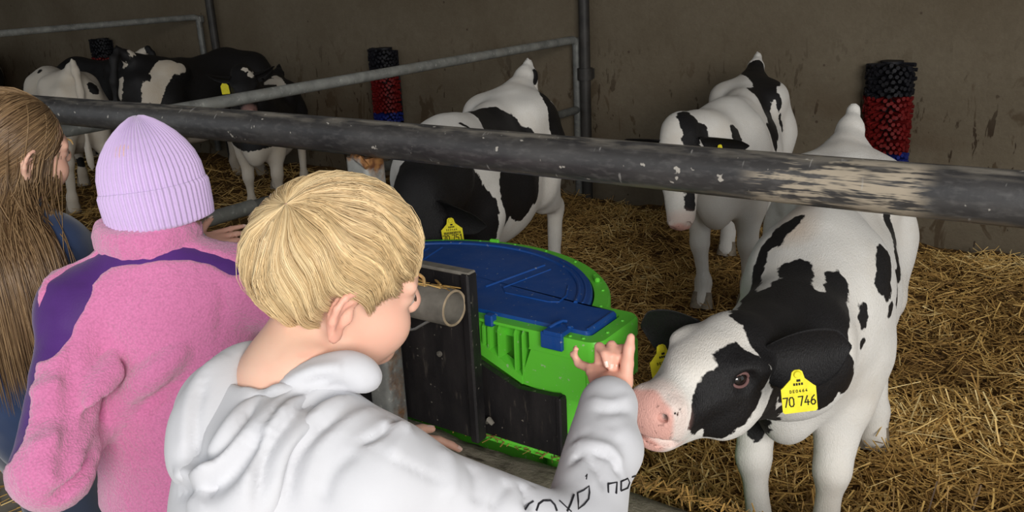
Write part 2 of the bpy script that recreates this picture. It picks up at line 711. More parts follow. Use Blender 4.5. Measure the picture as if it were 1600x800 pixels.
def coat_mat(name='holstein_coat', white=(0.80, 0.775, 0.725), tint=(0.72, 0.56, 0.42), black=(0.007, 0.0065, 0.007), dirt=0.34):
    t = NT(name)
    p = t.coord()
    fr = t.noise(t.mapping(p, (60, 60, 60)), 1.0, 2)
    fr2 = t.noise(t.mapping(p, (26, 26, 26)), 1.0, 3)
    f = t.math('ADD', t.attr('black'), t.math('ADD', t.math('MULTIPLY', t.math('SUBTRACT', fr, 0.5), 0.018), t.math('MULTIPLY', t.math('SUBTRACT', fr2, 0.5), 0.026)))
    f = t.ramp(f, -0.0018, 0.0018)
    fur = t.noise(t.mapping(p, (55, 160, 60)), 3.0, 3, 0.7)
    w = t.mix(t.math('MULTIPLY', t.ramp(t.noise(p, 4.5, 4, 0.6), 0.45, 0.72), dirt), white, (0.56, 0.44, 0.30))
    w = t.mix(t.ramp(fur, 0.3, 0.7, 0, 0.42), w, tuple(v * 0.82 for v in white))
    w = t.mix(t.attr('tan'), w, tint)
    bl = t.mix(t.ramp(fur, 0.35, 0.7, 0, 1), black, tuple(v * 1.8 + 0.002 for v in black))
    c = t.mix(f, w, bl)
    pk = t.mix(t.ramp(t.noise(p, 90, 2), 0.64, 0.69, 0, 0.6), (0.74, 0.41, 0.35), (0.25, 0.13, 0.11))
    c = t.mix(t.attr('pink'), c, pk)
    rough = t.ramp(f, 0, 1, 0.75, 0.52)
    t.set(Base_Color=c, Roughness=rough, Specular_IOR_Level=t.ramp(f, 0, 1, 0.2, 0.30), Sheen_Weight=t.ramp(f, 0, 1, 0.10, 0.0), Sheen_Roughness=0.4)
    t.bump(fur, 0.6, 0.005)
    return t.m


def skin_mat(name='child_skin', col=(0.75, 0.485, 0.365), red=(0.78, 0.33, 0.25)):
    t = NT(name)
    p = t.coord()
    c = t.mix(t.ramp(t.noise(p, 16, 3), 0.35, 0.7), col, tuple(a * 0.65 + b * 0.35 for a, b in zip(col, red)))
    c = t.mix(t.attr('blush'), c, red)
    t.set(Base_Color=c, Roughness=0.48, Specular_IOR_Level=0.35, Subsurface_Weight=0.18, Subsurface_Scale=0.008)
    t.b.inputs['Subsurface Radius'].default_value = (1.0, 0.35, 0.2)
    t.bump(t.noise(p, 260, 2), 0.08, 0.001)
    return t.m


def cloth_mat(name, col, rough=0.85, weave=900, bump=0.15, sheen=0.3, var=0.06, bdist=0.0008):
    t = NT(name)
    p = t.coord()
    c = t.mix(t.ramp(t.noise(p, 9, 4), 0.3, 0.7), tuple(v * (1 - var) for v in col), tuple(min(1, v * (1 + var)) for v in col))
    t.set(Base_Color=c, Roughness=rough, Specular_IOR_Level=0.15, Sheen_Weight=sheen, Sheen_Roughness=0.5)
    t.bump(t.noise(p, weave, 2), bump, bdist)
    return t.m


def fleece_mat(name, col):
    t = NT(name)
    p = t.coord()
    v = t.voro(p, 290, 'SMOOTH_F1')
    n = t.noise(p, 420, 3, 0.7)
    c = t.mix(t.ramp(v, 0.1, 0.75), tuple(min(1, x * 1.08) for x in col), tuple(x * 0.80 for x in col))
    c = t.mix(t.ramp(t.noise(p, 12, 3), 0.35, 0.7, 0, 0.35), c, tuple(x * 0.8 for x in col))
    t.set(Base_Color=c, Roughness=0.95, Specular_IOR_Level=0.1, Sheen_Weight=0.55, Sheen_Roughness=0.6)
    h = t.math('ADD', t.math('MULTIPLY', v, -1.0), t.math('MULTIPLY', n, 0.7))
    t.bump(h, 0.7, 0.003)
    return t.m


def hair_mat(name, a, b):
    t = NT(name)
    f = t.attr('shade')
    c = t.mix(f, a, b)
    t.set(Base_Color=c, Roughness=0.42, Specular_IOR_Level=0.45)
    t.b.inputs['Anisotropic'].default_value = 0.3
    return t.m


def straw_mat():
    t = NT('golden_straw')
    f = t.attr('shade')
    r = t.n('ValToRGB')
    t.put(r.inputs[0], f)
    e = r.color_ramp.elements
    e[0].position, e[0].color = 0.0, (0.085, 0.043, 0.015, 1)
    e[1].position, e[1].color = 1.0, (0.95, 0.75, 0.36, 1)
    m = r.color_ramp.elements.new(0.5)
    m.color = (0.48, 0.285, 0.085, 1)
    m = r.color_ramp.elements.new(0.8)
    m.color = (0.76, 0.51, 0.17, 1)
    t.set(Base_Color=r.outputs[0], Roughness=0.5, Specular_IOR_Level=0.4)
    return t.m


def bed_mat():
    t = NT('matted_straw_base')
    p = t.coord()
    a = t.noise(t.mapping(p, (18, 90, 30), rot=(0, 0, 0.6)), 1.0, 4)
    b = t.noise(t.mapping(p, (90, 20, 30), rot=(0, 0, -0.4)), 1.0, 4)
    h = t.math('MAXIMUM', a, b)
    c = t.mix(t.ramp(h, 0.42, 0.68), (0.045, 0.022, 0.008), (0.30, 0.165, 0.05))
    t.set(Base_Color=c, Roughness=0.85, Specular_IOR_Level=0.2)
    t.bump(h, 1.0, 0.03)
    return t.m


def plastic_mat(name, col, dust=0.25):
    t = NT(name)
    p = t.coord()
    c = t.mix(t.math('MULTIPLY', t.ramp(t.noise(p, 22, 5, 0.65), 0.45, 0.75), dust), col, tuple(v * 0.75 + 0.06 for v in col))
    c = t.mix(t.math('MULTIPLY', t.ramp(t.noise(p, 110, 2, 0.4), 0.70, 0.74), 0.5), c, (0.5, 0.5, 0.4))
    t.set(Base_Color=c, Roughness=t.ramp(t.noise(p, 14, 3), 0.3, 0.7, 0.36, 0.5), Specular_IOR_Level=0.4)
    t.bump(t.noise(p, 30, 3), 0.06, 0.004)
    return t.m


M = dict(
    wall=wall_mat(), kerb=concrete_mat(), rail=rail_mat(), galv=galv_mat(), galv_dark=galv_mat('grimy_steel', 0.55), rusty=galv_mat('rusty_post_steel', 1.0, True),
    board=board_mat(), straw=straw_mat(), bed=bed_mat(),
    green=plastic_mat('green_plastic', (0.125, 0.60, 0.04)), blue=plastic_mat('blue_plastic', (0.005, 0.060, 0.27), 0.3),
    floor=simple('alley_concrete', (0.22, 0.20, 0.17), 0.9, 0.2, var=0.25, scale=6, bump=0.3),
    roof=simple('roof_sheets', (0.16, 0.15, 0.135), 0.9, 0.2, var=0.15, scale=3),
    dark_pipe=simple('dark_pipe', (0.030, 0.027, 0.024), 0.55, 0.4, var=0.4, scale=12, bump=0.2),
    tube_wall=simple('dusty_pipe', (0.175, 0.16, 0.135), 0.8, 0.25, var=0.35, scale=18, bump=0.3, bscale=60),
    tube_rim=simple('worn_pipe_rim', (0.36, 0.28, 0.19), 0.8, 0.2, var=0.2, scale=50),
    wire=simple('bent_wire', (0.35, 0.34, 0.32), 0.4, 0.5, metal=0.7),
    bristle_black=simple('black_bristles', (0.006, 0.006, 0.009), 0.6, 0.3),
    bristle_red=simple('red_bristles', (0.13, 0.005, 0.005), 0.55, 0.3, var=0.25, scale=30),
    bristle_blue=simple('blue_bristles', (0.010, 0.020, 0.16), 0.55, 0.3),
    coat=coat_mat(), ink=simple('black_ink', (0.02, 0.018, 0.012), 0.6, 0.2),
    tag_yellow=simple('yellow_tag_plastic', (0.80, 0.70, 0.025), 0.45, 0.4, var=0.12, scale=60),
    hoof=simple('hoof_horn', (0.24, 0.20, 0.15), 0.6, 0.3, var=0.3, scale=40),
    eye_dark=simple('dark_eye', (0.012, 0.009, 0.008), 0.06, 0.7), eye_white=simple('eye_white', (0.72, 0.62, 0.60), 0.2, 0.5),
    eyelid=simple('eye_rim', (0.16, 0.085, 0.08), 0.45, 0.3),
    skin=skin_mat(), nail=simple('finger_nail', (0.86, 0.60, 0.52), 0.3, 0.5),
)


# ---------------------------------------------------------------- the barn
WALL_Y = 4.8
mb = MB()
mb.box((-4.5, WALL_Y + 0.1, 1.45), (17, 0.2, 3.1))
tag(mb.build('wall_back', M['wall']), kind='structure')
mb = MB()
mb.box((-13.1, 1.0, 1.6), (0.2, 8.4, 3.4))
tag(mb.build('wall_left', M['wall']), kind='structure')
mb = MB()
mb.box((-4.5, -0.9, -0.11), (17, 4.2, 0.22))
tag(mb.build('floor', M['floor']), kind='structure')
mb = MB()
mb.box((-4.5, 2.0, 3.35), (17.4, 6.0, 0.12))
tag(mb.build('ceiling', M['roof']), kind='structure')

# kerb under the feed barrier, worn round along its upper edges
prof = [(1.16, -0.2), (1.392, -0.2), (1.392, 0.35), (1.386, 0.385), (1.368, 0.41), (1.335, 0.42), (1.22, 0.42), (1.185, 0.41), (1.165, 0.385), (1.16, 0.35)]
xs = np.concatenate([np.arange(-7, -2, 0.25), np.arange(-2, 1, 0.02), np.arange(1, 2.6, 0.2)])
P = np.array([[x, y, z] for x in xs for (y, z) in prof])
nz = vnoise(P, 9, 3) * 0.008 + vnoise(P, 30, 4) * 0.004
P[:, 2] += np.where(P[:, 2] > 0.2, nz, 0)
P[:, 1] += np.where(P[:, 2] > 0.2, vnoise(P, 12, 9) * 0.006, 0)
k = len(prof)
Q = [[i * k + j, i * k + (j + 1) % k, (i + 1) * k + (j + 1) % k, (i + 1) * k + j] for i in range(len(xs) - 1) for j in range(k)]
mb = MB()
mb.add(P, Q)
tag(mb.build('kerb', M['kerb'], smooth=True), kind='structure')

# ---------------------------------------------------------------- feed barrier: thick rail, post, cut lower rail
BAR = thing('feed_barrier', (0, 1.297, 0), 'scuffed dark steel rail across the picture on a rusty post, with a cut-off pipe below', 'barrier')
mb = MB()
xs = np.linspace(-6.5, 2.3, 120)
mb.tube([(x, 0, 0.0015 * math.sin(x * 3)) for x in xs], 0.038, 36)
r_ = mb.build('top_rail', M['rail'], BAR, True)
r_.location = (0, 0, 1.10)


def rounded_rect(w, d, r, n=4):
    out = []
    for cx, cy, a0 in ((w / 2 - r, d / 2 - r, 0), (-w / 2 + r, d / 2 - r, 90), (-w / 2 + r, -d / 2 + r, 180), (w / 2 - r, -d / 2 + r, 270)):
        for i in range(n + 1):
            a = math.radians(a0 + 90 * i / n)
            out.append((cx + r * math.cos(a), cy + r * math.sin(a)))
    return out


for px in (-1.29, -4.1, 1.5):
    mb = MB()
    mb.prism(rounded_rect(0.062, 0.062, 0.014), -0.64, -0.005, axis=2)
    o = mb.build('post', M['rusty'], BAR, True, label='galvanised post with rust under the rail')
    o.location = (px, 0, 1.068)
    mb = MB()
    mb.tube([(-0.034, 0.0, -0.018), (-0.012, -0.02, -0.004), (0.016, -0.03, -0.006), (0.034, -0.03, -0.02)], [0.006, 0.008, 0.009, 0.006], 8)
    w_ = mb.build('weld_seam', M['rusty'], o, True)
mb = MB()   # cut pipe: outer wall, inner wall, rim
n = 40
th = np.linspace(0, 2 * np.pi, n, endpoint=False)
ring = lambda x, r: np.stack([np.full(n, x), np.cos(th) * r, np.sin(th) * r], 1)
V = np.concatenate([ring(-1.62, 0.0385), ring(-1.081, 0.0385), ring(-1.079, 0.0375), ring(-1.079, 0.0345), ring(-1.081, 0.0335), ring(-1.62, 0.0335)])
Q = [[a * n + j, a * n + (j + 1) % n, (a + 1) * n + (j + 1) % n, (a + 1) * n + j] for a in range(5) for j in range(n)]
mb.add(V, Q)
o = mb.build('lower_rail', M['tube_wall'], BAR, True, label='cut-off grey pipe stub, open at its end')
o.location = (0, 0, 0.763)
mb = MB()
V = np.concatenate([ring(-1.0795, 0.0388), ring(-1.0775, 0.0375), ring(-1.0775, 0.0345), ring(-1.0795, 0.0332)])
mb.add(V, [[a * n + j, a * n + (j + 1) % n, (a + 1) * n + (j + 1) % n, (a + 1) * n + j] for a in range(3) for j in range(n)])
mb.build('pipe_rim', M['tube_rim'], o, True)
mb = MB()   # dusty end plug a little way inside the pipe
mb.tube([(-1.125, 0, 0), (-1.12, 0, 0)], 0.034, 30)
mb.build('pipe_plug', M['tube_wall'], o, True)
mb = MB()
mb.tube([(-1.212, -0.004, 0.765), (-1.203, -0.012, 0.737), (-1.195, -0.016, 0.706), (-1.189, -0.016, 0.699), (-1.178, -0.014, 0.703), (-1.149, -0.008, 0.722), (-1.13, 0.0, 0.732)], 0.0032, 8)
mb.build('wire_hook', M['wire'], BAR, True)

# black board bolted behind the cut pipe
BRD = thing('splash_board', (-1.3, 1.352, 0.63), 'black bolted board behind the cut-off pipe, left of the green feeder', 'board')
mb = MB()
mb.box((0, 0, 0), (0.46, 0.022, 0.388), bev=0.004)
mb.build('panel', M['board'], BRD)
mb = MB()
mb.box((0.222, -0.004, -0.002), (0.022, 0.034, 0.392), bev=0.004)
mb.build('edge_strip', M['board'], BRD)
mb = MB()
mb.box((0, -0.001, 0.193), (0.46, 0.026, 0.008), bev=0.002)
mb.build('top_edge', M['tube_wall'], BRD)
for bx, bz in ((-0.002, -0.036), (-0.006, -0.138), (0.135, -0.005), (0.16, 0.15), (-0.16, 0.14), (-0.17, -0.1)):
    mb = MB()
    mb.tube([(bx, -0.010, bz), (bx, -0.0155, bz)], 0.0065, 12)
    mb.tube([(bx, -0.0155, bz), (bx, -0.018, bz)], 0.0038, 6)
    mb.build('bolt', M['tube_wall'], BRD)

# ---------------------------------------------------------------- green feeder with blue lid
FCX, FCY = -1.313, 1.433
FD = thing('calf_feeder', (FCX, FCY, 0), 'half-round lime green feeder with a flat blue lid under the rail', 'feeder')


def half_outline(R, wing_x, wing_y, front, rc=0.02, n=40, split=()):
    """Half disc behind, rectangular wings at both ends, flat front; local x, y."""
    a0 = math.asin(min(1, wing_y / R))
    pts = []
    for i in range(5):
        a = -math.pi / 2 + math.pi / 2 * i / 4
        pts.append((wing_x - rc + rc * math.cos(a), front + rc + rc * math.sin(a)))
    for i in range(5):
        a = math.pi / 2 * i / 4
        pts.append((wing_x - rc + rc * math.cos(a), wing_y - rc + rc * math.sin(a)))
    for i in range(n + 1):
        a = a0 + (math.pi - 2 * a0) * i / n
        pts.append((R * math.cos(a), R * math.sin(a)))
    for i in range(5):
        a = math.pi / 2 + math.pi / 2 * i / 4
        pts.append((-wing_x + rc + rc * math.cos(a), wing_y - rc + rc * math.sin(a)))
    for i in range(5):
        a = math.pi + math.pi / 2 * i / 4
        pts.append((-wing_x + rc + rc * math.cos(a), front + rc + rc * math.sin(a)))
    return pts + [(x, front) for x in split]


mb = MB()   # rim with a down-turned edge
o1 = np.array(half_outline(0.458, 0.515, 0.155, -0.033, 0.03, split=(-0.345, -0.19, 0.19, 0.345)))
o2 = np.array(half_outline(0.421, 0.478, 0.126, -0.004, 0.012, split=(-0.345, -0.19, 0.19, 0.345)))
n = len(o1)
lv = lambda o, z: np.concatenate([o, np.full((len(o), 1), z)], 1)
o1i = o1 * np.array([0.992, 0.985])
V = np.concatenate([lv(o1i, 0.655), lv(o1, 0.66), lv(o1, 0.694), lv(o1i, 0.70), lv(o2, 0.70), lv(o2, 0.66)])
mb.add(V, [[a * n + j, a * n + (j + 1) % n, (a + 1) * n + (j + 1) % n, (a + 1) * n + j] for a in range(5) for j in range(n) if not (a < 2 and j in (n - 4, n - 2))])   # open in front of the teat slots
RIM = mb.build('rim', M['green'], FD, True)
for i, a in enumerate(np.radians([20, 33, 47, 62, 78, 92, 106, 120, 135, 150])):
    mb = MB()
    mb.tube([(0.441 * math.cos(a), 0.441 * math.sin(a), 0.699), (0.441 * math.cos(a), 0.441 * math.sin(a), 0.7028)], [0.0045, 0.003], 8)
    mb.build('rivet', M['green'], RIM, True)
for (bx, by) in ((0.495, 0.10), (0.498, 0.03), (0.47, -0.02), (0.44, -0.022), (0.42, 0.14)):
    mb = MB()
    mb.tube([(bx, by, 0.699), (bx, by, 0.7028)], [0.0045, 0.003], 8)
    mb.build('rivet', M['green'], RIM, True)
for a in (42, 100):
    ca, sa = math.cos(math.radians(a)), math.sin(math.radians(a))
    mb = MB()
    mb.box((0.436 * ca, 0.436 * sa, 0.705), (0.012, 0.028, 0.012), eul(0, 0, a), 0.003)
    mb.build('lid_stop', M['green'], RIM)

mb = MB()   # the tub: curved wall below the rim
tn = 48
rows = [(0.40, 0.02), (0.415, 0.30), (0.425, 0.55), (0.44, 0.66)]
V = []
for R, z in rows:
    for i in range(tn + 1):
        a = -0.02 + (math.pi + 0.04) * i / tn
        V.append((R * math.cos(a), R * math.sin(a) * 0.97 + 0.02, z))
tq = [[r * (tn + 1) + i, r * (tn + 1) + i + 1, (r + 1) * (tn + 1) + i + 1, (r + 1) * (tn + 1) + i] for r in range(3) for i in range(tn)]
mb.add(V, tq)
mb.add([(-0.40, 0.03, 0.02), (0.40, 0.03, 0.02), (0.44, 0.03, 0.66), (-0.44, 0.03, 0.66)], [[0, 1, 2, 3]])
for s_ in (-1, 1):  # rounded column at each end of the tub
    mb.tube([(s_ * 0.398, 0.035, 0.02), (s_ * 0.398, 0.035, 0.57)], [0.052, 0.058], 24)
mb.build('tub', M['green'], FD, True)

FR = MB()
for s_ in (1, -1):
    # side block: from the recess edge to the wing end
    poly = [(0.321, 0.568), (0.413, 0.560), (0.508, 0.560), (0.508, 0.69), (0.360, 0.69), (0.321, 0.585)]
    if s_ < 0:
        poly = [(-x, z) for x, z in poly][::-1]
    FR.prism(poly, -0.0305, 0.02, axis=1)
    # rounded outer end of the wing
    FR.tube([(s_ * 0.490, -0.008, 0.560), (s_ * 0.490, -0.008, 0.66)], 0.0255, 20)
    FR.box((s_ * 0.487, 0.07, 0.61), (0.052, 0.155, 0.10), bev=0.012)
    # sloping lip under the teat openings
    lip = [(0.0, 0.655), (0.0, 0.625), (0.321, 0.565), (0.321, 0.585), (0.215, 0.622)]
    lip = [(0.13, 0.665), (0.13, 0.640), (0.215, 0.612), (0.322, 0.567), (0.322, 0.586), (0.217, 0.640)]
    if s_ < 0:
        lip = [(-x, z) for x, z in lip][::-1]
    FR.prism(lip, -0.0315, -0.004, axis=1)
FR.box((0, -0.0155, 0.655), (0.27, 0.027, 0.04))
FR.build('front_shell', M['green'], FD, False)
for fx in (0.205, 0.222, 0.236, 0.263, 0.306, 0.326):
    for s_ in (1, -1):
        zb = 0.640 - (fx - 0.217) * 0.51 if fx > 0.217 else 0.641
        top = 0.694
        pl = [(-0.031, zb), (0.014, zb), (0.014, top), (-0.012, top), (-0.022, top - 0.004), (-0.029, top - 0.014)]
        mb = MB()
        mb.prism(pl, s_ * fx - 0.0028, s_ * fx + 0.0028, axis=0)
        mb.build('fin', M['green'], FD)

mb = MB()   # lid: raised plate with a sunken margin line
l1 = np.array(half_outline(0.417, 0.473, 0.122, -0.004, 0.010))
n = len(l1)
V = np.concatenate([lv(l1, 0.690), lv(l1, 0.705), lv(l1 * 0.992 + [0, 0.001], 0.7085), lv(l1 * 0.0 + [0, 0.2], 0.7135)])
Q = [[a * n + j, a * n + (j + 1) % n, (a + 1) * n + (j + 1) % n, (a + 1) * n + j] for a in range(2) for j in range(n)]
V = V[:3 * n]
V = np.concatenate([V, [[0, 0.17, 0.7085]]])
mb.add(V, Q, [[2 * n + j, 2 * n + (j + 1) % n, 3 * n] for j in range(n)])
LID = mb.build('lid', M['blue'], FD, True)


def ridge(name, pts, r=0.0035, squash=0.55):
    mb = MB()
    mb.tube([(x, y, 0.7085) for x, y in pts], r, 8)
    o = mb.build(name, M['blue'], LID, True)
    return o


ridge('lid_ridge', [(0.386 * math.cos(a), 0.386 * math.sin(a) + 0.0) for a in np.linspace(0.33, math.pi - 0.33, 40)], 0.005)
ridge('lid_ridge', [(0.402 * math.cos(a), 0.402 * math.sin(a) + 0.0) for a in np.linspace(0.33, 1.1, 20)], 0.003)
ridge('lid_ridge', [(0.125, 0.115), (0.165, 0.31)], 0.0035)
ridge('lid_ridge', [(-0.125, 0.115), (-0.165, 0.31)], 0.0035)
for s_ in (1, -1):
    ridge('lid_ridge', [(s_ * 0.195, 0.29), (s_ * 0.165, 0.13), (s_ * 0.19, 0.105), (s_ * 0.31, 0.102), (s_ * 0.33, 0.112), (s_ * 0.325, 0.15), (s_ * 0.295, 0.21)], 0.0026)
    ridge('lid_ridge', [(s_ * 0.466, 0.112), (s_ * 0.466, 0.006)], 0.004)
    mb = MB()   # latch: a tab folded over the front edge
    mb.box((s_ * 0.412, -0.022, 0.7075), (0.046, 0.050, 0.010), bev=0.002)
    mb.box((s_ * 0.408, -0.041, 0.690), (0.052, 0.010, 0.036), bev=0.002)
    mb.build('latch', M['blue'], LID)
    mb = MB()
    mb.tube([(s_ * 0.395, -0.03, 0.713), (s_ * 0.400, -0.012, 0.716), (s_ * 0.404, 0.006, 0.7165), (s_ * 0.410, 0.014, 0.714)], 0.0035, 8)
    mb.tube([(s_ * 0.430, -0.008, 0.710), (s_ * 0.430, -0.008, 0.7165)], 0.005, 10)
    mb.build('latch_knob', M['blue'], LID, True)
    mb = MB()
    mb.box((s_ * 0.243, -0.028, 0.700), (0.022, 0.020, 0.026), bev=0.003)
    mb.build('hinge', M['blue'], LID)

mb = MB()   # black kick panel in front of the tub
mb.prism([(-0.43, 0.432), (0.43, 0.432), (0.425, 0.573), (0.405, 0.570), (0.322, 0.566), (0.215, 0.606), (-0.215, 0.606), (-0.322, 0.566), (-0.405, 0.570), (-0.425, 0.573)], -0.052, -0.036, axis=1)
mb.build('kick_panel', M['board'], FD)
for s_ in (1, -1):
    mb = MB()
    mb.box((s_ * 0.424, -0.040, 0.500), (0.014, 0.028, 0.136), bev=0.003)
    mb.build('panel_edge', M['board'], FD)
mb = MB()
mb.box((0, -0.035, 0.424), (0.86, 0.04, 0.014), bev=0.003)
mb.build('bottom_flange', M['green'], FD)
mb = MB()
mb.tube([(0.238, -0.056, 0.465), (0.252, -0.066, 0.478), (0.262, -0.066, 0.470)], [0.006, 0.007, 0.005], 8)
mb.build('bolt', M['tube_wall'], FD, True)

# ---------------------------------------------------------------- pen dividers and posts along the wall


def divider(x, z1, z2, ya, yb, label):
    d = thing('pen_divider', (x, yb, 0), label, 'fence', 'pen dividers of grey tube')
    mb = MB()
    pts = [(0, y - yb, z1) for y in np.linspace(ya, yb - 0.06, 30)]
    pts += [(0, -0.03, z1 - 0.008), (0, -0.012, z1 - 0.03)]
    mb.tube(pts, 0.024, 18)
    o = mb.build('top_tube', M['galv'], d, True)
    mb = MB()
    mb.tube([(0, -0.012, z1 - 0.02), (0, -0.012, 0.02)], 0.026, 18)
    mb.build('end_tube', M['galv_dark'], d, True)
    mb = MB()
    mb.box((0, 0.0, z1 - 0.02), (0.06, 0.05, 0.06), bev=0.01)
    mb.build('wall_bracket', M['galv_dark'], d)
    if not z2:
        return d
    mb = MB()
    mb.tube([(0, y - yb, z2) for y in np.linspace(ya, yb - 0.02, 20)], 0.024, 18)
    o = mb.build('lower_tube', M['galv_dark'], d, True)
    mb = MB()
    mb.tube([(0, ya - yb, z2), (0, 2.2 - yb, z2), (0, 2.205 - yb, z2)], [0.029, 0.029, 0.020], 18)
    mb.build('sleeve', M['galv'], o, True)
    for yy in (ya + 0.03,):
        mb = MB()
        mb.tube([(0, yy - yb, z1), (0, yy - yb, 0.02)], 0.022, 14)
        mb.build('upright', M['galv_dark'], d, True)
    return d


divider(-2.84, 0.985, 0.557, 1.345, 4.77, 'grey tube pen divider from the wall post to the front rail')
divider(-6.5, 1.15, 0, 1.45, 4.77, 'grimy tube divider at the far left, ending at the left wall post')

for x, lab in ((-2.775, 'dark vertical wall post where the grey divider ends'), (-6.31, 'dark vertical wall post at the upper left')):
    p_ = thing('wall_post', (x, 4.745, 0), lab, 'post')
    mb = MB()
    mb.tube([(0, 0, -0.05), (0, 0, 3.0)], 0.033, 18)
    mb.build('pipe', M['dark_pipe'], p_, True)
    for z in (0.78, 1.9):
        mb = MB()
        mb.tube([(0, 0, z - 0.035), (0, 0, z + 0.035)], 0.047, 18)
        mb.box((-0.02, 0.03, z), (0.13, 0.012, 0.06))
        mb.build('clamp', M['dark_pipe'], p_, True)

# ---------------------------------------------------------------- scratching brushes on the wall
for bx, ztop, lab in ((-1.01, 0.89, 'black and red scratching brush on the wall at the right'),
                      (-4.43, 0.92, 'black, red and blue scratching brush on the wall behind the grey tube'),
                      (-7.98, 0.97, 'dim scratching brush on the wall at the far left')):
    b_ = thing('scratching_brush', (bx, 4.8, 0), lab, 'brush', 'cow brushes on the wall')
    mb = MB()
    mb.box((0, -0.006, ztop - 0.29), (0.18, 0.012, 0.54), bev=0.003)
    mb.tube([(0, -0.045, ztop), (0, -0.045, ztop - 0.56)], 0.055, 18)
    mb.build('core', M['bristle_black'], b_, True)
    parts = {'black': MB(), 'red': MB(), 'blue': MB()}
    nrow = 24
    for i in range(nrow):
        z = ztop - 0.012 - i * 0.0235
        kind = 'black' if i < 7 else ('red' if i < 19 else 'blue')
        for j in range(15):
            a = math.pi + math.pi * (j + (0.5 if i % 2 else 0.0)) / 14.5
            L = 0.082 + random.uniform(-0.006, 0.004)
            d = np.array([math.cos(a), math.sin(a) * 0.8, random.uniform(-0.08, 0.08) - 0.06])
            d /= np.linalg.norm(d)
            c0 = np.array([0, -0.045, z]) + d * 0.05
            parts[kind].tube([c0, c0 + d * (L - 0.012)], [0.0075, 0.0105], 6)
    for kk, pm in parts.items():
        pm.build(kk + '_bristles', M['bristle_' + kk], b_, False)


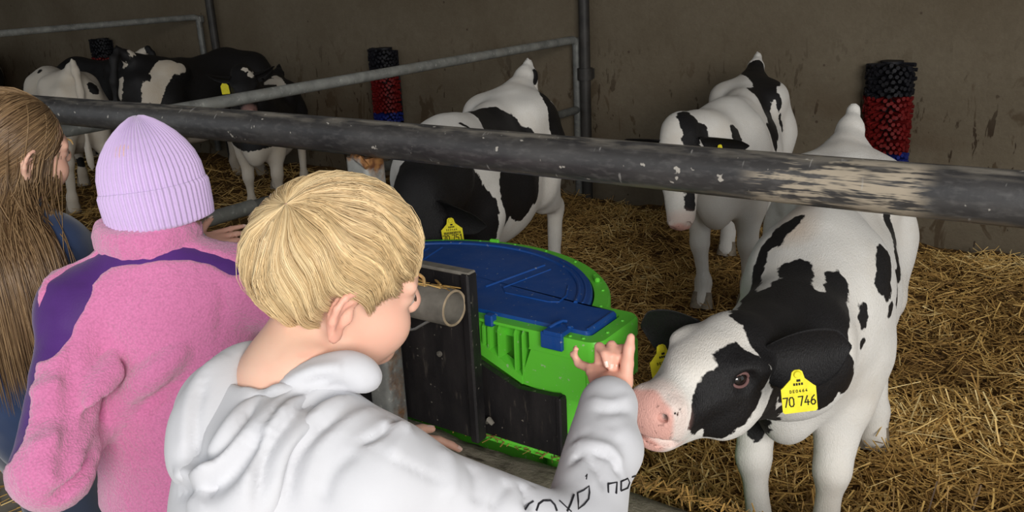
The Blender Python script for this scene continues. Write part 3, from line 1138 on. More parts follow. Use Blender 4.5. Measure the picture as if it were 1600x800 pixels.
# ---------------------------------------------------------------- coat patches, in each calf's own axes: (a, b, radius) strokes or (centre, radius)
COATS = {
    'feeder': {
        'black': [((.865,.162,.779), (.875,.188,.745),.095), ((.875,.188,.745), (.870,.206,.707),.097), ((.870,.206,.707), (.865,.224,.668),.100), ((.797,.201,.774), (.791,.213,.732),.133), ((.791,.213,.732), (.744,.206,.678),.135), ((.744,.206,.678), (.574,.143,.585),.142), ((.574,.143,.585), (.490,.122,.514),.150), ((.664,.204,.769), (.646,.213,.720),.076), ((.646,.213,.720), (.502,.167,.635),.079), ((.502,.167,.635), (.444,.160,.570),.082), ((.607,.206,.679), (.484,.160,.602),.087), ((.484,.160,.602), (.449,.153,.548),.085), ((.449,.153,.548), (.429,.154,.498),.078), ((.898,.144,.730), (.907,.152,.695),.082), ((.907,.152,.695), (.911,.158,.659),.080), ((.911,.158,.659), (.918,.164,.623),.079), ((.056,.059,.814), (.009,.083,.783),.093), ((.009,.083,.783), (-.036,.110,.751),.094), ((-.036,.110,.751), (-.060,.141,.710),.087), ((-.060,.141,.710), (-.110,.163,.664),.088), ((.068,.111,.746), (.116,.145,.703),.129), ((.116,.145,.703), (.136,.169,.655),.128), ((.020,.165,.678), (.062,.179,.639),.116), ((.062,.179,.639), (.086,.185,.596),.115), ((.086,.185,.596), (.097,.187,.551),.115), ((-.081,.186,.608), (-.033,.199,.569),.056), ((-.033,.199,.569), (-.012,.201,.524),.055), ((.243,.182,.610), (.256,.188,.565),.062), ((.256,.188,.565), (.233,.180,.509),.063), ((.371,.188,.563),.030), ((-.578,.022,.882),.038), ((-.353,.178,.786), (-.369,.187,.731),.093), ((-.448,.158,.757), (-.374,.201,.691),.069), ((.353,.065,.854), (.349,.091,.838),.014)],
    },
    'main': {
        'black': [((.892,-.024,.806), (.750,-.046,.782),.022), ((.750,-.046,.782), (.567,-.075,.747),.024), ((.567,-.075,.747), (.514,-.077,.754),.025), ((.514,-.077,.754), (.488,-.074,.772),.026), ((.488,-.074,.772), (.466,-.066,.791),.026), ((.466,-.066,.791), (.441,-.057,.811),.026), ((.441,-.057,.811), (.393,-.036,.840),.026), ((.374,-.022,.853), (.403,-.044,.834),.013), ((.541,.005,.790),.037), ((.624,.008,.783), (.701,.009,.780),.051), ((.701,.009,.780), (.788,.011,.783),.049), ((.788,.011,.783), (.889,.012,.786),.046), ((.681,.046,.774), (.730,.052,.763),.064), ((.730,.052,.763), (.771,.058,.749),.063), ((.771,.058,.749), (.799,.062,.731),.062), ((.554,.010,.788), (.609,.029,.784),.036), ((.609,.029,.784), (.652,.046,.777),.035), ((.878,-.013,.802), (.903,.004,.790),.035), ((.554,.090,.766),.036), ((.616,.096,.757), (.665,.101,.744),.050), ((.665,.101,.744), (.695,.105,.725),.049), ((.695,.105,.725), (.713,.107,.702),.047), ((.663,.110,.735), (.683,.115,.717),.031), ((.683,.115,.717), (.695,.119,.696),.030), ((.695,.119,.696), (.699,.123,.671),.030), ((.740,.097,.684), (.717,.114,.637),.052), ((.755,.085,.622), (.731,.100,.611),.038), ((.843,.052,.723), (.820,.062,.688),.064), ((.820,.062,.688), (.786,.070,.647),.066), ((.859,.036,.752),.053), ((-.147,.143,.717), (-.170,.166,.657),.021), ((-.147,.167,.655), (-.026,.179,.657),.024), ((-.026,.179,.657), (.010,.187,.635),.023), ((.383,.170,.778), (.422,.174,.740),.036), ((.412,.183,.715),.023), ((.032,.189,.625), (.300,.198,.685),.019), ((.300,.198,.685), (.335,.199,.666),.018), ((.395,.192,.673), (.404,.191,.664),.013), ((.513,.141,.707), (.521,.145,.675),.016), ((.522,.141,.692),.018), ((.527,.147,.635),.014), ((.896,.032,.673), (.897,.024,.650),.026), ((.897,.024,.650), (.869,.010,.610),.027), ((.869,.010,.610), (.459,-.070,.349),.026), ((.829,.032,.608),.026), ((.748,.003,.540),.023), ((.725,.107,.680), (.710,.120,.648),.026), ((.710,.120,.648), (.677,.132,.607),.027), ((.769,.072,.613), (.721,.100,.588),.034), ((.896,.032,.742), (.873,.043,.709),.045), ((.873,.043,.709), (.836,.054,.668),.046), ((.917,.018,.768),.038), ((.877,-.025,.807), (.754,-.039,.784),.033), ((.754,-.039,.784), (.641,-.050,.769),.035), ((.807,-.003,.789), (.731,-.008,.783),.026), ((.731,-.008,.783), (.663,-.010,.781),.027), ((.685,.133,.653), (.648,.137,.595),.019)],
        'white': [((.468,-.049,.802), (.525,-.054,.771),.015), ((.525,-.054,.771), (.625,-.045,.770),.014), ((.537,.053,.787), (.612,.064,.776),.012), ((.501,.057,.800),.016), ((.333,.177,.773), (.055,.178,.655),.007), ((.333,.197,.696), (.366,.195,.690),.007)],
        'eyeblk': [((.981,-.022,.781),.024), ((.989,.002,.766),.030), ((.973,.009,.724),.031), ((1.002,-.018,.739), (1.035,-.037,.722),.043), ((1.040,-.041,.699), (1.059,-.055,.694),.036), ((1.074,-.062,.698),.019), ((1.072,-.067,.677),.010), ((1.019,-.028,.679), (1.017,-.036,.649),.029), ((1.000,-.011,.679),.033), ((.986,-.000,.695),.037), ((1.031,-.042,.745),.016), ((.968,.020,.736),.029), ((.997,-.031,.777), (1.010,-.017,.761),.024), ((1.010,-.017,.761), (.986,-.010,.727),.026), ((1.019,-.025,.740), (1.037,-.039,.722),.028), ((1.037,-.039,.722), (1.057,-.053,.706),.030), ((1.057,-.058,.722),.020)],
    },
    'patched': {
        'white': [((-.502,-.160,.662), (-.421,-.154,.779),.049), ((-.421,-.154,.779), (-.344,-.149,.830),.059), ((-.370,-.167,.795), (-.250,-.174,.804),.034), ((-.519,-.136,.746), (-.541,-.128,.637),.021), ((-.513,.024,.856), (-.493,-.033,.921),.025), ((-.559,.011,.769), (-.578,.025,.670),.019), ((-.564,-.073,.733),.010)],
    },
    'small': {
        'white': [((-.219,.005,.866),.066), ((-.341,.020,.890), (-.183,.087,.837),.033), ((.589,.024,1.047),.027), ((.606,.070,1.004), (.499,.069,.996),.023)],
    },
    'wall': {
        'black': [((-.373,.045,.884),.070), ((-.419,.008,.909), (-.273,.074,.867),.074), ((-.121,.061,.829), (-.094,.110,.747),.044), ((-.115,.101,.772), (-.058,.130,.724),.044), ((-.058,.130,.724), (.034,.162,.684),.043), ((-.248,.068,.861), (-.162,.093,.823),.050), ((-.175,.140,.807), (-.182,.156,.754),.020), ((-.201,.161,.716), (-.217,.168,.639),.018), ((.062,.157,.689), (.113,.173,.643),.038), ((.722,-.084,.868), (.746,-.093,.860),.025), ((.767,-.067,.836), (.794,-.043,.770),.034), ((.716,-.021,.804), (.724,-.014,.764),.029), ((.579,.076,.769), (.545,.089,.717),.034), ((.853,-.030,.578), (.868,-.031,.552),.020), ((.750,-.061,.845), (.779,-.049,.807),.040), ((.779,-.049,.807), (.793,-.041,.767),.035), ((.856,-.037,.590), (.866,-.029,.552),.026)],
    },
    'white_rump': {
        'black': [((-.528,-.098,.789), (-.551,-.102,.754),.029), ((.251,.060,.848),.021), ((.356,-.096,.155),.040)],
    },
}


# ---------------------------------------------------------------- calves
def mirror(p):
    return (p[0], -p[1], p[2])


def ear_mesh(name, L=0.165, W=0.088, cup=0.5):
    """Leaf-shaped cupped ear; root at the origin, tip along +x, hollow side towards +z."""
    nu, nv = 26, 18
    V, lay = [], []
    for side in (0, 1):
        for i in range(nu):
            t = i / (nu - 1)
            w = W * 0.5 * (0.45 + 0.55 * math.sin(math.pi * min(1, (t + 0.08) / 1.08) ** 0.8)) * (1 - max(0, (t - 0.72) / 0.28) ** 2.2) + 0.002
            for j in range(nv):
                v = j / (nv - 1) * 2 - 1
                dep = cup * w * (1.15 - 0.75 * t) * (v * v) + 0.012 * math.sin(t * 3.1)
                rim = 1 - abs(v) ** 4
                th = (0.004 + 0.009 * (1 - t)) * rim * (1 if t < 0.98 else 0.2)
                V.append((t * L, v * w, dep - 0.35 * cup * w - side * th))
                lay.append(side)
    V = np.array(V)
    n = nu * nv
    Q = []
    for i in range(nu - 1):
        for j in range(nv - 1):
            a = i * nv + j
            Q.append([a, a + nv, a + nv + 1, a + 1])
            Q.append([n + a, n + a + 1, n + a + nv + 1, n + a + nv])
    for j in range(nv - 1):
        a = (nu - 1) * nv + j
        Q.append([a, n + a, n + a + 1, a + 1])
        a = j
        Q.append([a, a + 1, n + a + 1, n + a])
    for i in range(nu - 1):
        for j, s in ((0, 1), (nv - 1, -1)):
            a = i * nv + j
            q = [a, n + a, n + a + nv, a + nv]
            Q.append(q if s < 0 else q[::-1])
    return V, np.array(Q)


def cols(o, x, y):
    x = np.asarray(x, float) / np.linalg.norm(x)
    y = np.asarray(y, float)
    y = y - x * (x @ y)
    y /= np.linalg.norm(y)
    return Frame(o, np.stack([x, y, np.cross(x, y)], 1))


def stroke_text(txt, w, h, t):
    """Digits as polylines in a unit box."""
    G = {'0': [[(.25, 0), (.05, .2), (.05, .8), (.25, 1), (.6, 1), (.8, .8), (.8, .2), (.6, 0), (.25, 0)]],
         '1': [[(.2, .8), (.5, 1), (.5, 0)], [(.2, 0), (.8, 0)]],
         '4': [[(.55, 1), (.05, .3), (.85, .3)], [(.6, .55), (.6, 0)]],
         '5': [[(.8, 1), (.15, 1), (.12, .55), (.55, .6), (.8, .42), (.8, .2), (.6, 0), (.3, 0), (.08, .15)]],
         '6': [[(.7, 1), (.3, .75), (.08, .35), (.1, .15), (.3, 0), (.6, 0), (.82, .15), (.82, .35), (.6, .52), (.3, .5), (.1, .35)]],
         '7': [[(.05, 1), (.82, 1), (.4, 0)]],
         'D': [[(.1, 0), (.1, 1), (.5, 1), (.8, .75), (.8, .25), (.5, 0), (.1, 0)]],
         'E': [[(.8, 1), (.1, 1), (.1, 0), (.8, 0)], [(.1, .5), (.65, .5)]]}
    out, x = [], 0.0
    for ch in txt:
        if ch == ' ':
            x += w * 0.55
            continue
        for pl in G[ch]:
            out.append([(x + px * w, py * h) for px, py in pl])
        x += w * 1.08
    return out, x


def ribbon(mb, pl, t, z):
    """Flat stroke of thickness t along a polyline, at height z (with a little depth)."""
    for (x0, y0), (x1, y1) in zip(pl[:-1], pl[1:]):
        d = np.array([x1 - x0, y1 - y0])
        L = np.linalg.norm(d)
        if L < 1e-9:
            continue
        a = math.degrees(math.atan2(d[1], d[0]))
        mb.box(((x0 + x1) / 2, (y0 + y1) / 2, z), (L + t * 0.9, t, 0.0006), eul(0, 0, a))


def ear_tag(parent, fr, txt, small, s=1.0):
    """Yellow plastic ear tag; hangs in the x-y plane of its frame: x right, y up, z towards the reader."""
    W, H = 0.054 * s, 0.044 * s
    out = [(-W / 2 + .003, 0), (W / 2 - .003, 0), (W / 2, .003), (W / 2, H - .003), (W / 2 - .004, H), (0.011 * s, H + .012 * s), (0.008 * s, H + .024 * s), (0.004 * s, H + .027 * s), (-0.004 * s, H + .027 * s), (-0.008 * s, H + .024 * s), (-0.011 * s, H + .012 * s), (-W / 2 + .004, H), (-W / 2, H - .003), (-W / 2, .003)]
    mw = Matrix(np.block([[fr.R, fr.o.reshape(3, 1)], [np.zeros((1, 3)), np.ones((1, 1))]]).tolist())
    mb = MB()
    mb.prism(out, -0.0011, 0.0011, axis=2)
    o = mb.build('ear_tag', M['tag_yellow'], parent, label='yellow ear tag reading ' + txt if txt else 'yellow ear tag')
    o.matrix_local = mw
    mb = MB()
    if txt:
        st, wd = stroke_text(txt, 0.0087 * s, 0.0150 * s, 0.002)
        for pl in st:
            ribbon(mb, [(x - wd / 2 + 0.0006, y + 0.0115 * s) for x, y in pl], 0.0019 * s, 0.0014)
    if small:
        if small == 'bars':
            r = random.Random(3)
            x = -0.021 * s
            while x < 0.021 * s:
                w = r.choice([0.0006, 0.0010, 0.0015]) * s
                mb.box((x, 0.032 * s, 0.0014), (w, 0.0065 * s, 0.0006))
                x += w + r.choice([0.0006, 0.0009]) * s
        st, wd = stroke_text('D E 0 4 6 4', 0.0030 * s, 0.0042 * s, 0.001)
        for pl in st:
            ribbon(mb, [(x - wd / 2, y + (0.0385 if small == 'bars' else 0.034) * s) for x, y in pl], 0.0008 * s, 0.0014)
        for q in range(4):
            mb.box(((-0.006 + q * 0.004) * s, 0.0475 * s, 0.0014), (0.0028 * s, 0.004 * s, 0.0006))
        mb.box((0.001 * s, 0.0535 * s, 0.0014), (0.006 * s, 0.004 * s, 0.0006))
    if txt or small:
        mb.build('tag_print', M['ink'], o)
    mb = MB()
    mb.tube([(0, H + .020 * s, 0.001), (0, H + .020 * s, 0.0045)], [0.0065 * s, 0.005 * s], 14)
    mb.build('tag_button', M['tag_yellow'], o, True)
    return o


def eye_parts(parent, fr, r=0.0175):
    """Large calf eye looking along the frame's x axis."""
    mw = Matrix(np.block([[fr.R, fr.o.reshape(3, 1)], [np.zeros((1, 3)), np.ones((1, 1))]]).tolist())
    def ball(R, c0, sq, n=20, a1=math.pi):
        V, Q = [], []
        for i in range(n + 1):
            a = a1 * i / n
            for j in range(2 * n):
                b = math.pi * j / n
                V.append((c0 + R * math.cos(a) * sq, R * math.sin(a) * math.cos(b), R * math.sin(a) * math.sin(b)))
        for i in range(n):
            for j in range(2 * n):
                Q.append([i * 2 * n + j, (i + 1) * 2 * n + j, (i + 1) * 2 * n + (j + 1) % (2 * n), i * 2 * n + (j + 1) % (2 * n)])
        return np.array(V), np.array(Q)
    V, Q = ball(r, 0, 1)
    o = link('eye', np_mesh('eye', V, Q), M['eye_white'], parent)
    o.matrix_local = mw
    V, Q = ball(r * 1.03, 0, 1, 20, math.radians(46))
    link('iris', np_mesh('iris', V * np.array([1, 1.15, 0.92]), Q), M['eye_dark'], o)
    mb = MB()
    for s_ in (1, -1):
        pts = [(r * (0.62 + 0.32 * math.sin(a)), r * 1.18 * math.cos(a), s_ * r * 0.80 * math.sin(a) + 0.001) for a in np.linspace(0, math.pi, 15)]
        mb.tube(pts, [0.0018] + [0.0028] * 13 + [0.0018], 8)
    mb.build('eyelid', M['eyelid'], o, True)
    return o


def make_calf(label, origin, yaw, pose, coat, res=0.012, head_res=None, scale=1.0, group='Holstein calves in the straw pens', tags=(), ears=None, eyes=True, bump=1.0):
    """A young Holstein: body in local axes, x forwards, y to its left, z up."""
    root = thing('calf', origin, label, 'calf', group, yaw)
    root.scale = (scale, scale, scale)
    g = lambda k, d: pose.get(k, d)
    H = g('head', dict(o=(0.83, 0, 0.78), f=(1, 0, -0.05), u=(0, 0, 1)))
    hf = frame(H['o'], H['f'], H['u'])
    hs = H.get('s', 1.0)
    hsx = H.get('sx', 1.0)
    zl = H.get('zl', 1.0)      # depth of the lower face
    zr = 1 + (zl - 1) * 0.7
    deep = lambda z: np.where(z < -0.03, -0.03 + (z + 0.03) * zl, z)
    hp = lambda x, y, z: hf.p((x * hs * hsx, y * hs, float(deep(z)) * hs))

    def hinv(P):
        q = hf.inv(P) / (hs * np.array((hsx, 1.0, 1.0)))
        q[..., 2] = np.where(q[..., 2] < -0.03, -0.03 + (q[..., 2] + 0.03) / zl, q[..., 2])
        return q
    nose = hp(0.40, 0, -0.06)
    fx = [(min(hp(-.1, 0, 0)[0], nose[0]) - 0.12, max(hp(-.1, 0, 0)[0], nose[0]) + 0.12)]
    lo = np.array([-0.72, -0.30, -0.04])
    hi = np.array([0.62, 0.30, 1.05])
    for q in (nose, hp(-.1, 0, 0)):
        lo = np.minimum(lo, q - 0.16)
        hi = np.maximum(hi, q + 0.16)
    hr = head_res or res
    hmin = np.minimum(hp(-.06, 0, 0), nose) - 0.11
    hmax = np.maximum(hp(-.06, 0, 0), nose) + 0.11
    F = Field(*[axis(lo[i], hi[i], res, [(hmin[i], hmax[i], hr)] if hr < res else ()) for i in range(3)])
    rz = g('rump', 0.0)
    # trunk
    cy = g('cy', 0.0)
    gw = g('girth', 1.0)
    F.ell((0.02, cy * 0.6, 0.565), (0.46, 0.190 * gw, 0.225), eul(0, 2, 0), 0.05)
    F.ell((0.30, cy, 0.60), (0.25, 0.150 * gw, 0.235), None, 0.08)
    F.ell((-0.36, 0, 0.68 + rz), (0.22, 0.175, 0.19), None, 0.08)
    F.ell((-0.05, cy * 0.5, 0.50), (0.32, 0.182 * gw, 0.20), None, 0.06)
    F.cap((0.34, cy, 0.80), (-0.10, cy * 0.4, 0.775), 0.055, 0.05, 0.09)
    F.cap((-0.10, cy * 0.4, 0.775), (-0.44, 0, 0.835 + rz), 0.05, 0.045, 0.09)
    for s in (1, -1):
        F.ell((-0.27, s * 0.120, 0.785 + rz), (0.10, 0.055, 0.06), None, 0.09)      # hook bone
        F.ell((-0.50, s * 0.085, 0.745 + rz), (0.055, 0.04, 0.05), None, 0.06)      # pin bone
        F.ell((-0.395, s * 0.105, 0.555), (0.150, 0.078, 0.225), eul(0, -8, 0), 0.06)  # thigh
        F.ell((0.335, cy + s * 0.108 * gw, 0.60), (0.115, 0.060, 0.20), eul(0, 18, 0), 0.06)  # shoulder
    F.ell((0.50, 0, 0.47), (0.085, 0.075, 0.115), None, 0.07)                       # brisket
    # tail head and tail
    tl = g('tail', [(-0.42, 0, 0.855), (-0.50, 0, 0.900), (-0.560, 0, 0.950), (-0.595, 0, 0.89), (-0.625, 0.0, 0.77), (-0.63, 0.01, 0.62), (-0.62, 0.02, 0.42)])
    tl = [(a, b, c + rz) for a, b, c in tl]
    F.tube(tl, [0.048, 0.034, 0.013, 0.022, 0.022, 0.017, 0.015], 0.03)
    F.ell((tl[-1][0], tl[-1][1], tl[-1][2] - 0.07), (0.028, 0.028, 0.09), None, 0.03)
    # legs
    fl = g('fl', (0.0, 0.0)), g('fr', (0.0, 0.0))
    for s, (dx, dy) in ((1, fl[0]), (-1, fl[1])):
        y = s * 0.105
        kx, ky = 0.385 + dx * 0.55, y + dy * 0.5
        F.cap((0.33, y, 0.52), (0.355 + dx * 0.25, y + dy * 0.2, 0.42), 0.085, 0.064, 0.06)
        F.cap((0.355 + dx * 0.25, y + dy * 0.2, 0.42), (kx, ky, 0.275), 0.064, 0.041, 0.03)
        F.ell((kx + 0.008, ky, 0.265), (0.042, 0.042, 0.055), None, 0.02)
        ex, ey = 0.375 + dx, y + dy
        F.cap((kx, ky, 0.25), (ex, ey, 0.085), 0.034, 0.029, 0.02)
        F.ell((ex, ey, 0.085), (0.038, 0.038, 0.042), None, 0.02)
        F.cap((ex, ey, 0.08), (ex + 0.025, ey, 0.01), 0.032, 0.042, 0.02)
    hl = g('hl', (0.0, 0.0)), g('hr', (0.0, 0.0))
    for s, (dx, dy) in ((1, hl[0]), (-1, hl[1])):
        y = s * 0.115
        sx, sy = -0.27 + dx * 0.3, y + dy * 0.3
        hx, hy = -0.50 + dx * 0.75, y + dy * 0.7
        F.cap((-0.37, y * 0.95, 0.60), (sx, sy, 0.475), 0.11, 0.075, 0.06)
        F.cap((sx, sy, 0.475), (hx + 0.01, hy, 0.335), 0.072, 0.040, 0.04)
        F.ell((hx - 0.005, hy, 0.325), (0.044, 0.034, 0.055), None, 0.02)
        ex, ey = -0.455 + dx, y + dy
        F.cap((hx, hy, 0.315), (ex, ey, 0.09), 0.034, 0.030, 0.02)
        F.ell((ex, ey, 0.085), (0.038, 0.036, 0.042), None, 0.02)
        F.cap((ex, ey, 0.08), (ex + 0.03, ey, 0.01), 0.032, 0.042, 0.02)
    # neck
    nb = hp(-0.035, 0, -0.045)
    mid = g('neckmid', tuple(0.5 * (np.array((0.40, 0, 0.68)) + nb)))
    F.cap((0.32, cy, 0.70), mid, 0.130, 0.105, 0.09)
    F.cap((0.40, cy, 0.55), tuple(np.array(mid) - (0, 0, 0.05)), 0.105, 0.095, 0.08)
    F.cap(mid, nb, 0.112, 0.080, 0.06)
    F.cap(tuple(np.array(mid) - (0, 0, 0.055)), hp(0.03, 0, -0.10), 0.090, 0.058, 0.06)
    # head
    R = hf.R
    F.ell(hp(0.035, 0, -0.035), np.array((0.085, 0.078, 0.068)) * hs, R, 0.03)
    F.ell(hp(0.095, 0, -0.030), np.array((0.105, 0.080, 0.054)) * hs, R, 0.03)
    F.ell(hp(0.00, 0, -0.002), np.array((0.05, 0.058, 0.035)) * hs, R, 0.03)
    for a_ in np.linspace(-1.2, 1.2, 7):   # ruffled hair on the poll
        F.cap(hp(0.045, 0.008 * a_, 0.022), hp(0.045 - 0.038 * math.cos(a_), 0.038 * math.sin(a_), 0.030 - 0.006 * abs(a_)), 0.006 * hs, 0.004 * hs, 0.010)
    F.cap(hp(0.12, 0, -0.045), hp(0.295, 0, -0.072), 0.058 * hs, 0.043 * hs, 0.03)
    F.cap(hp(0.10, 0, -0.095), hp(0.285, 0, -0.108), 0.050 * hs * zr, 0.031 * hs * zr, 0.03)
    F.cap(hp(0.12, 0, -0.07), hp(0.28, 0, -0.09), 0.050 * hs, 0.036 * hs, 0.03)
    for s in (1, -1):
        F.ell(hp(0.075, s * 0.050, -0.085), np.array((0.075, 0.034, 0.062 * zr)) * hs, R, 0.03)
        F.ell(hp(0.108, s * 0.068, -0.012), np.array((0.036, 0.022, 0.020)) * hs, R, 0.02)
        F.ell(hp(0.060, s * 0.075, -0.022), np.array((0.03, 0.022, 0.022)) * hs, R, 0.02)   # ear base
        F.cap(hp(0.15, s * 0.048, -0.052), hp(0.26, s * 0.033, -0.075), 0.022 * hs, 0.020 * hs, 0.025)
    ms = g('muz', -0.028)      # muzzle shift along the face
    F.ell(hp(0.318 + ms, 0, -0.078), np.array((0.055, 0.049, 0.040 * zr)) * hs, R, 0.025)
    F.ell(hp(0.350 + ms, 0, -0.074), np.array((0.024, 0.043, 0.030 * zr)) * hs, R, 0.015)
    F.ell(hp(0.300 + ms, 0, -0.122), np.array((0.050, 0.030, 0.016)) * hs, R, 0.010)
    for s in (1, -1):
        F.ell(hp(0.345 + ms, s * 0.034, -0.062), np.array((0.024, 0.016, 0.021)) * hs, R, 0.012)
        F.tube([hp(0.372 + ms, s * 0.030, -0.066), hp(0.350 + ms, s * 0.038, -0.060), hp(0.335 + ms, s * 0.047, -0.055)], np.array([0.0085, 0.0085, 0.0045]) * hs, 0.003, 'sub')
        F.cap(hp(0.365 + ms, s * 0.031, -0.065), hp(0.325 + ms, s * 0.024, -0.068), 0.0085 * hs, 0.007 * hs, 0.003, 'sub')
        F.ell(hp(0.128, s * 0.084, -0.034), np.array((0.023, 0.013, 0.018)) * hs, R, 0.014, 'sub')
    for s in (1, -1):
        F.tube([hp(0.372 + ms, 0, -0.104), hp(0.360 + ms, s * 0.026, -0.106), hp(0.335 + ms, s * 0.045, -0.111), hp(0.295 + ms, s * 0.052, -0.117), hp(0.262 + ms, s * 0.050, -0.117)], np.array([0.0062, 0.0075, 0.0080, 0.006, 0.003]) * hs, 0.003, 'sub')
    if pose.get('gape'):   # lips a little apart
        for s in (1, -1):
            F.tube([hp(0.366 + ms, 0, -0.105), hp(0.352 + ms, s * 0.022, -0.107), hp(0.325 + ms, s * 0.036, -0.111)], np.array([0.009, 0.009, 0.007]) * hs, 0.003, 'sub')
    for fn in pose.get('extra', ()):
        fn(F, hp, hs)
    V, Q = F.surface()
    V = relax(V, Q, 1, 0.5)
    N = v_normals(V, Q)
    amp = 0.004 * bump
    V = V + N * (vnoise(V, 9, 5) * amp + vnoise(V, 22, 6) * amp * 0.35)[:, None]
    hl_ = hinv(V)
    hx_ = hl_[:, 0] - ms
    muz = np.clip((hx_ - 0.346 - 0.30 * (hl_[:, 2] + 0.075) + 0.010 * vnoise(hl_, 30, 8)) / 0.016, 0, 1)
    lips = np.clip(1 - np.abs(hl_[:, 2] + 0.116) / 0.012, 0, 1) * np.clip((hx_ - 0.275) / 0.02, 0, 1)
    muz = np.clip(np.maximum(np.maximum(muz, 0.55 * lips), 0.3 * np.clip((hx_ - 0.30) / 0.03, 0, 1)), 0, 1) * (np.abs(hl_[:, 1]) < 0.10) * (np.abs(hl_[:, 2] + 0.08) < 0.09) * (hl_[:, 0] < 0.45)
    Pn = V + coat.get('warp', 0.012) * np.stack([vnoise(V, 14, 31), vnoise(V, 14, 32), vnoise(V, 14, 33)], 1)
    b = blob_field(Pn, coat['black'])
    if coat.get('white'):
        b = np.minimum(b, -blob_field(Pn, coat['white']))
    if coat.get('black2'):
        b = np.maximum(b, blob_field(Pn, coat['black2']))
    if coat.get('hblack'):
        hb = blob_field(hinv(Pn), coat['hblack'])
        if coat.get('hwhite'):
            hb = np.minimum(hb, -blob_field(hinv(Pn), coat['hwhite']))
        b = np.maximum(b, hb)
    if coat.get('hcut'):
        b = np.minimum(b, -blob_field(hinv(Pn), coat['hcut']))
    b = np.where(muz > 0.5, -1, b) if not coat.get('dark_muzzle') else b
    tan = np.clip(blob_field(V, coat['tan']) / 0.05 + 0.3, 0, 1) * 0.6 if coat.get('tan') else np.zeros(len(V))
    me = np_mesh('body', V, Q, True, {'black': np.clip(b, -0.2, 0.2), 'pink': muz * coat.get('pink', 1.0), 'tan': tan})
    body = link('body', me, coat.get('mat', M['coat']), root)
    # hooves
    for s, (dx, dy), x0, y0 in ((1, fl[0], 0.375, 0.105), (-1, fl[1], 0.375, 0.105), (1, hl[0], -0.455, 0.115), (-1, hl[1], -0.455, 0.115)):
        mb = MB()
        for q in (1, -1):
            mb.tube([(x0 + dx + 0.022, s * y0 + dy + q * 0.018, 0.045), (x0 + dx + 0.034, s * y0 + dy + q * 0.020, 0.012), (x0 + dx + 0.040, s * y0 + dy + q * 0.020, -0.02)], [0.022, 0.026, 0.030], 12)
        mb.build('hoof', M['hoof'], root, True)
    if eyes:
        for s in (1, -1):
            d = np.array((0.30, s * 0.93, 0.16))
            d /= np.linalg.norm(d)
            fr = frame(hp(0.128, s * 0.0625, -0.034), R @ d, R @ np.array((0, 0, 1.0)))
            eye_parts(root, fr, 0.0160 * hs)
    # ears
    EV, EQ = ear_mesh('ear')
    for i, s in enumerate((1, -1)):
        e = (ears or {}).get(s, dict(d=(-0.35, s * 0.93, 0.08), n=(0.75, s * 0.2, -0.4)))
        RR = np.eye(3) if e.get('body_axes') else R
        d = RR @ np.array(e['d'], float)
        nrm = RR @ np.array(e['n'], float)
        fr = frame(hp(0.022, s * 0.072, -0.022), d, nrm)
        P = fr.o + (EV * np.array((1.0, e.get('w', 1.0), 1.0)) * e.get('s', 1.0) * hs) @ fr.R.T
        eb = np.full(len(P), 0.1 if e.get('black', True) else -0.1)
        o = link('ear', np_mesh('ear', P, EQ, True, {'black': eb, 'pink': np.zeros(len(P)), 'tan': np.zeros(len(P))}), M['coat'], root)
        if s in dict(tags):
            tg = dict(tags)[s]
            tf = tg['frame'](hp, hf, fr)
            ear_tag(o, tf, tg.get('txt', ''), tg.get('small'), tg.get('s', 1.0))
    return root


# ------------- the calf at the barrier, reaching for the boy's hand
MAIN_YAW = math.atan2(-0.988, 0.155)
main_pose = dict(
    head=dict(o=(0.881, -0.040, 0.770), f=(0.905, -0.342, 0.075), u=(-0.12, 0.16, 0.953), s=0.95, sx=0.75, zl=1.32),
    fl=(0.10, -0.012), fr=(0.10, 0.05), hl=(0.20, 0.04), hr=(0.02, 0.0),
    neckmid=(0.63, 0.012, 0.66), cy=0.03, girth=0.92, gape=True,
)
main_coat = dict(black=COATS['main']['black'], white=COATS['main']['white'], black2=COATS['main']['eyeblk'], warp=0.006,
                 tan=[((0.42, -0.02, 0.84), (0.15, 0, 0.83), 0.05)])
main_ears = {1: dict(body_axes=True, d=(-0.147, 0.130, -0.012), n=(0.75, 0.55, 0.15), s=1.24),
             -1: dict(body_axes=True, d=(-0.22, -0.85, -0.10), n=(0.9, -0.25, -0.15), s=0.84, w=1.5)}
make_calf('calf at the rail with tag 70 746, its pink nose by the boy\'s hand', (-0.62, 2.30, 0.0), MAIN_YAW, main_pose, main_coat, res=0.010, head_res=0.005, ears=main_ears,
          tags=((1, dict(txt='70 746', small='plain', s=1.03, frame=lambda hp, hf, fr: cols((1.028, 0.092, 0.714), (-0.40, 0.91, 0.11), (-0.1, 0.0, 1)))),
                (-1, dict(txt='', small='plain', frame=lambda hp, hf, fr: cols((0.905, -0.165, 0.668), (-0.55, 0.75, 0.1), (-0.12, -0.25, 1))))))


# ------------- the other calves
def coat_of(key, **kw):
    c = dict(COATS.get(key, {'black': [((9, 9, 9), 0.01)]}))
    c.update(kw)
    return c


M['coat_far'] = coat_mat('darker_coat', white=(0.66, 0.60, 0.51), tint=(0.55, 0.40, 0.26), dirt=0.6)  # darker, browner whites and more dirt, for the calves beyond the divider
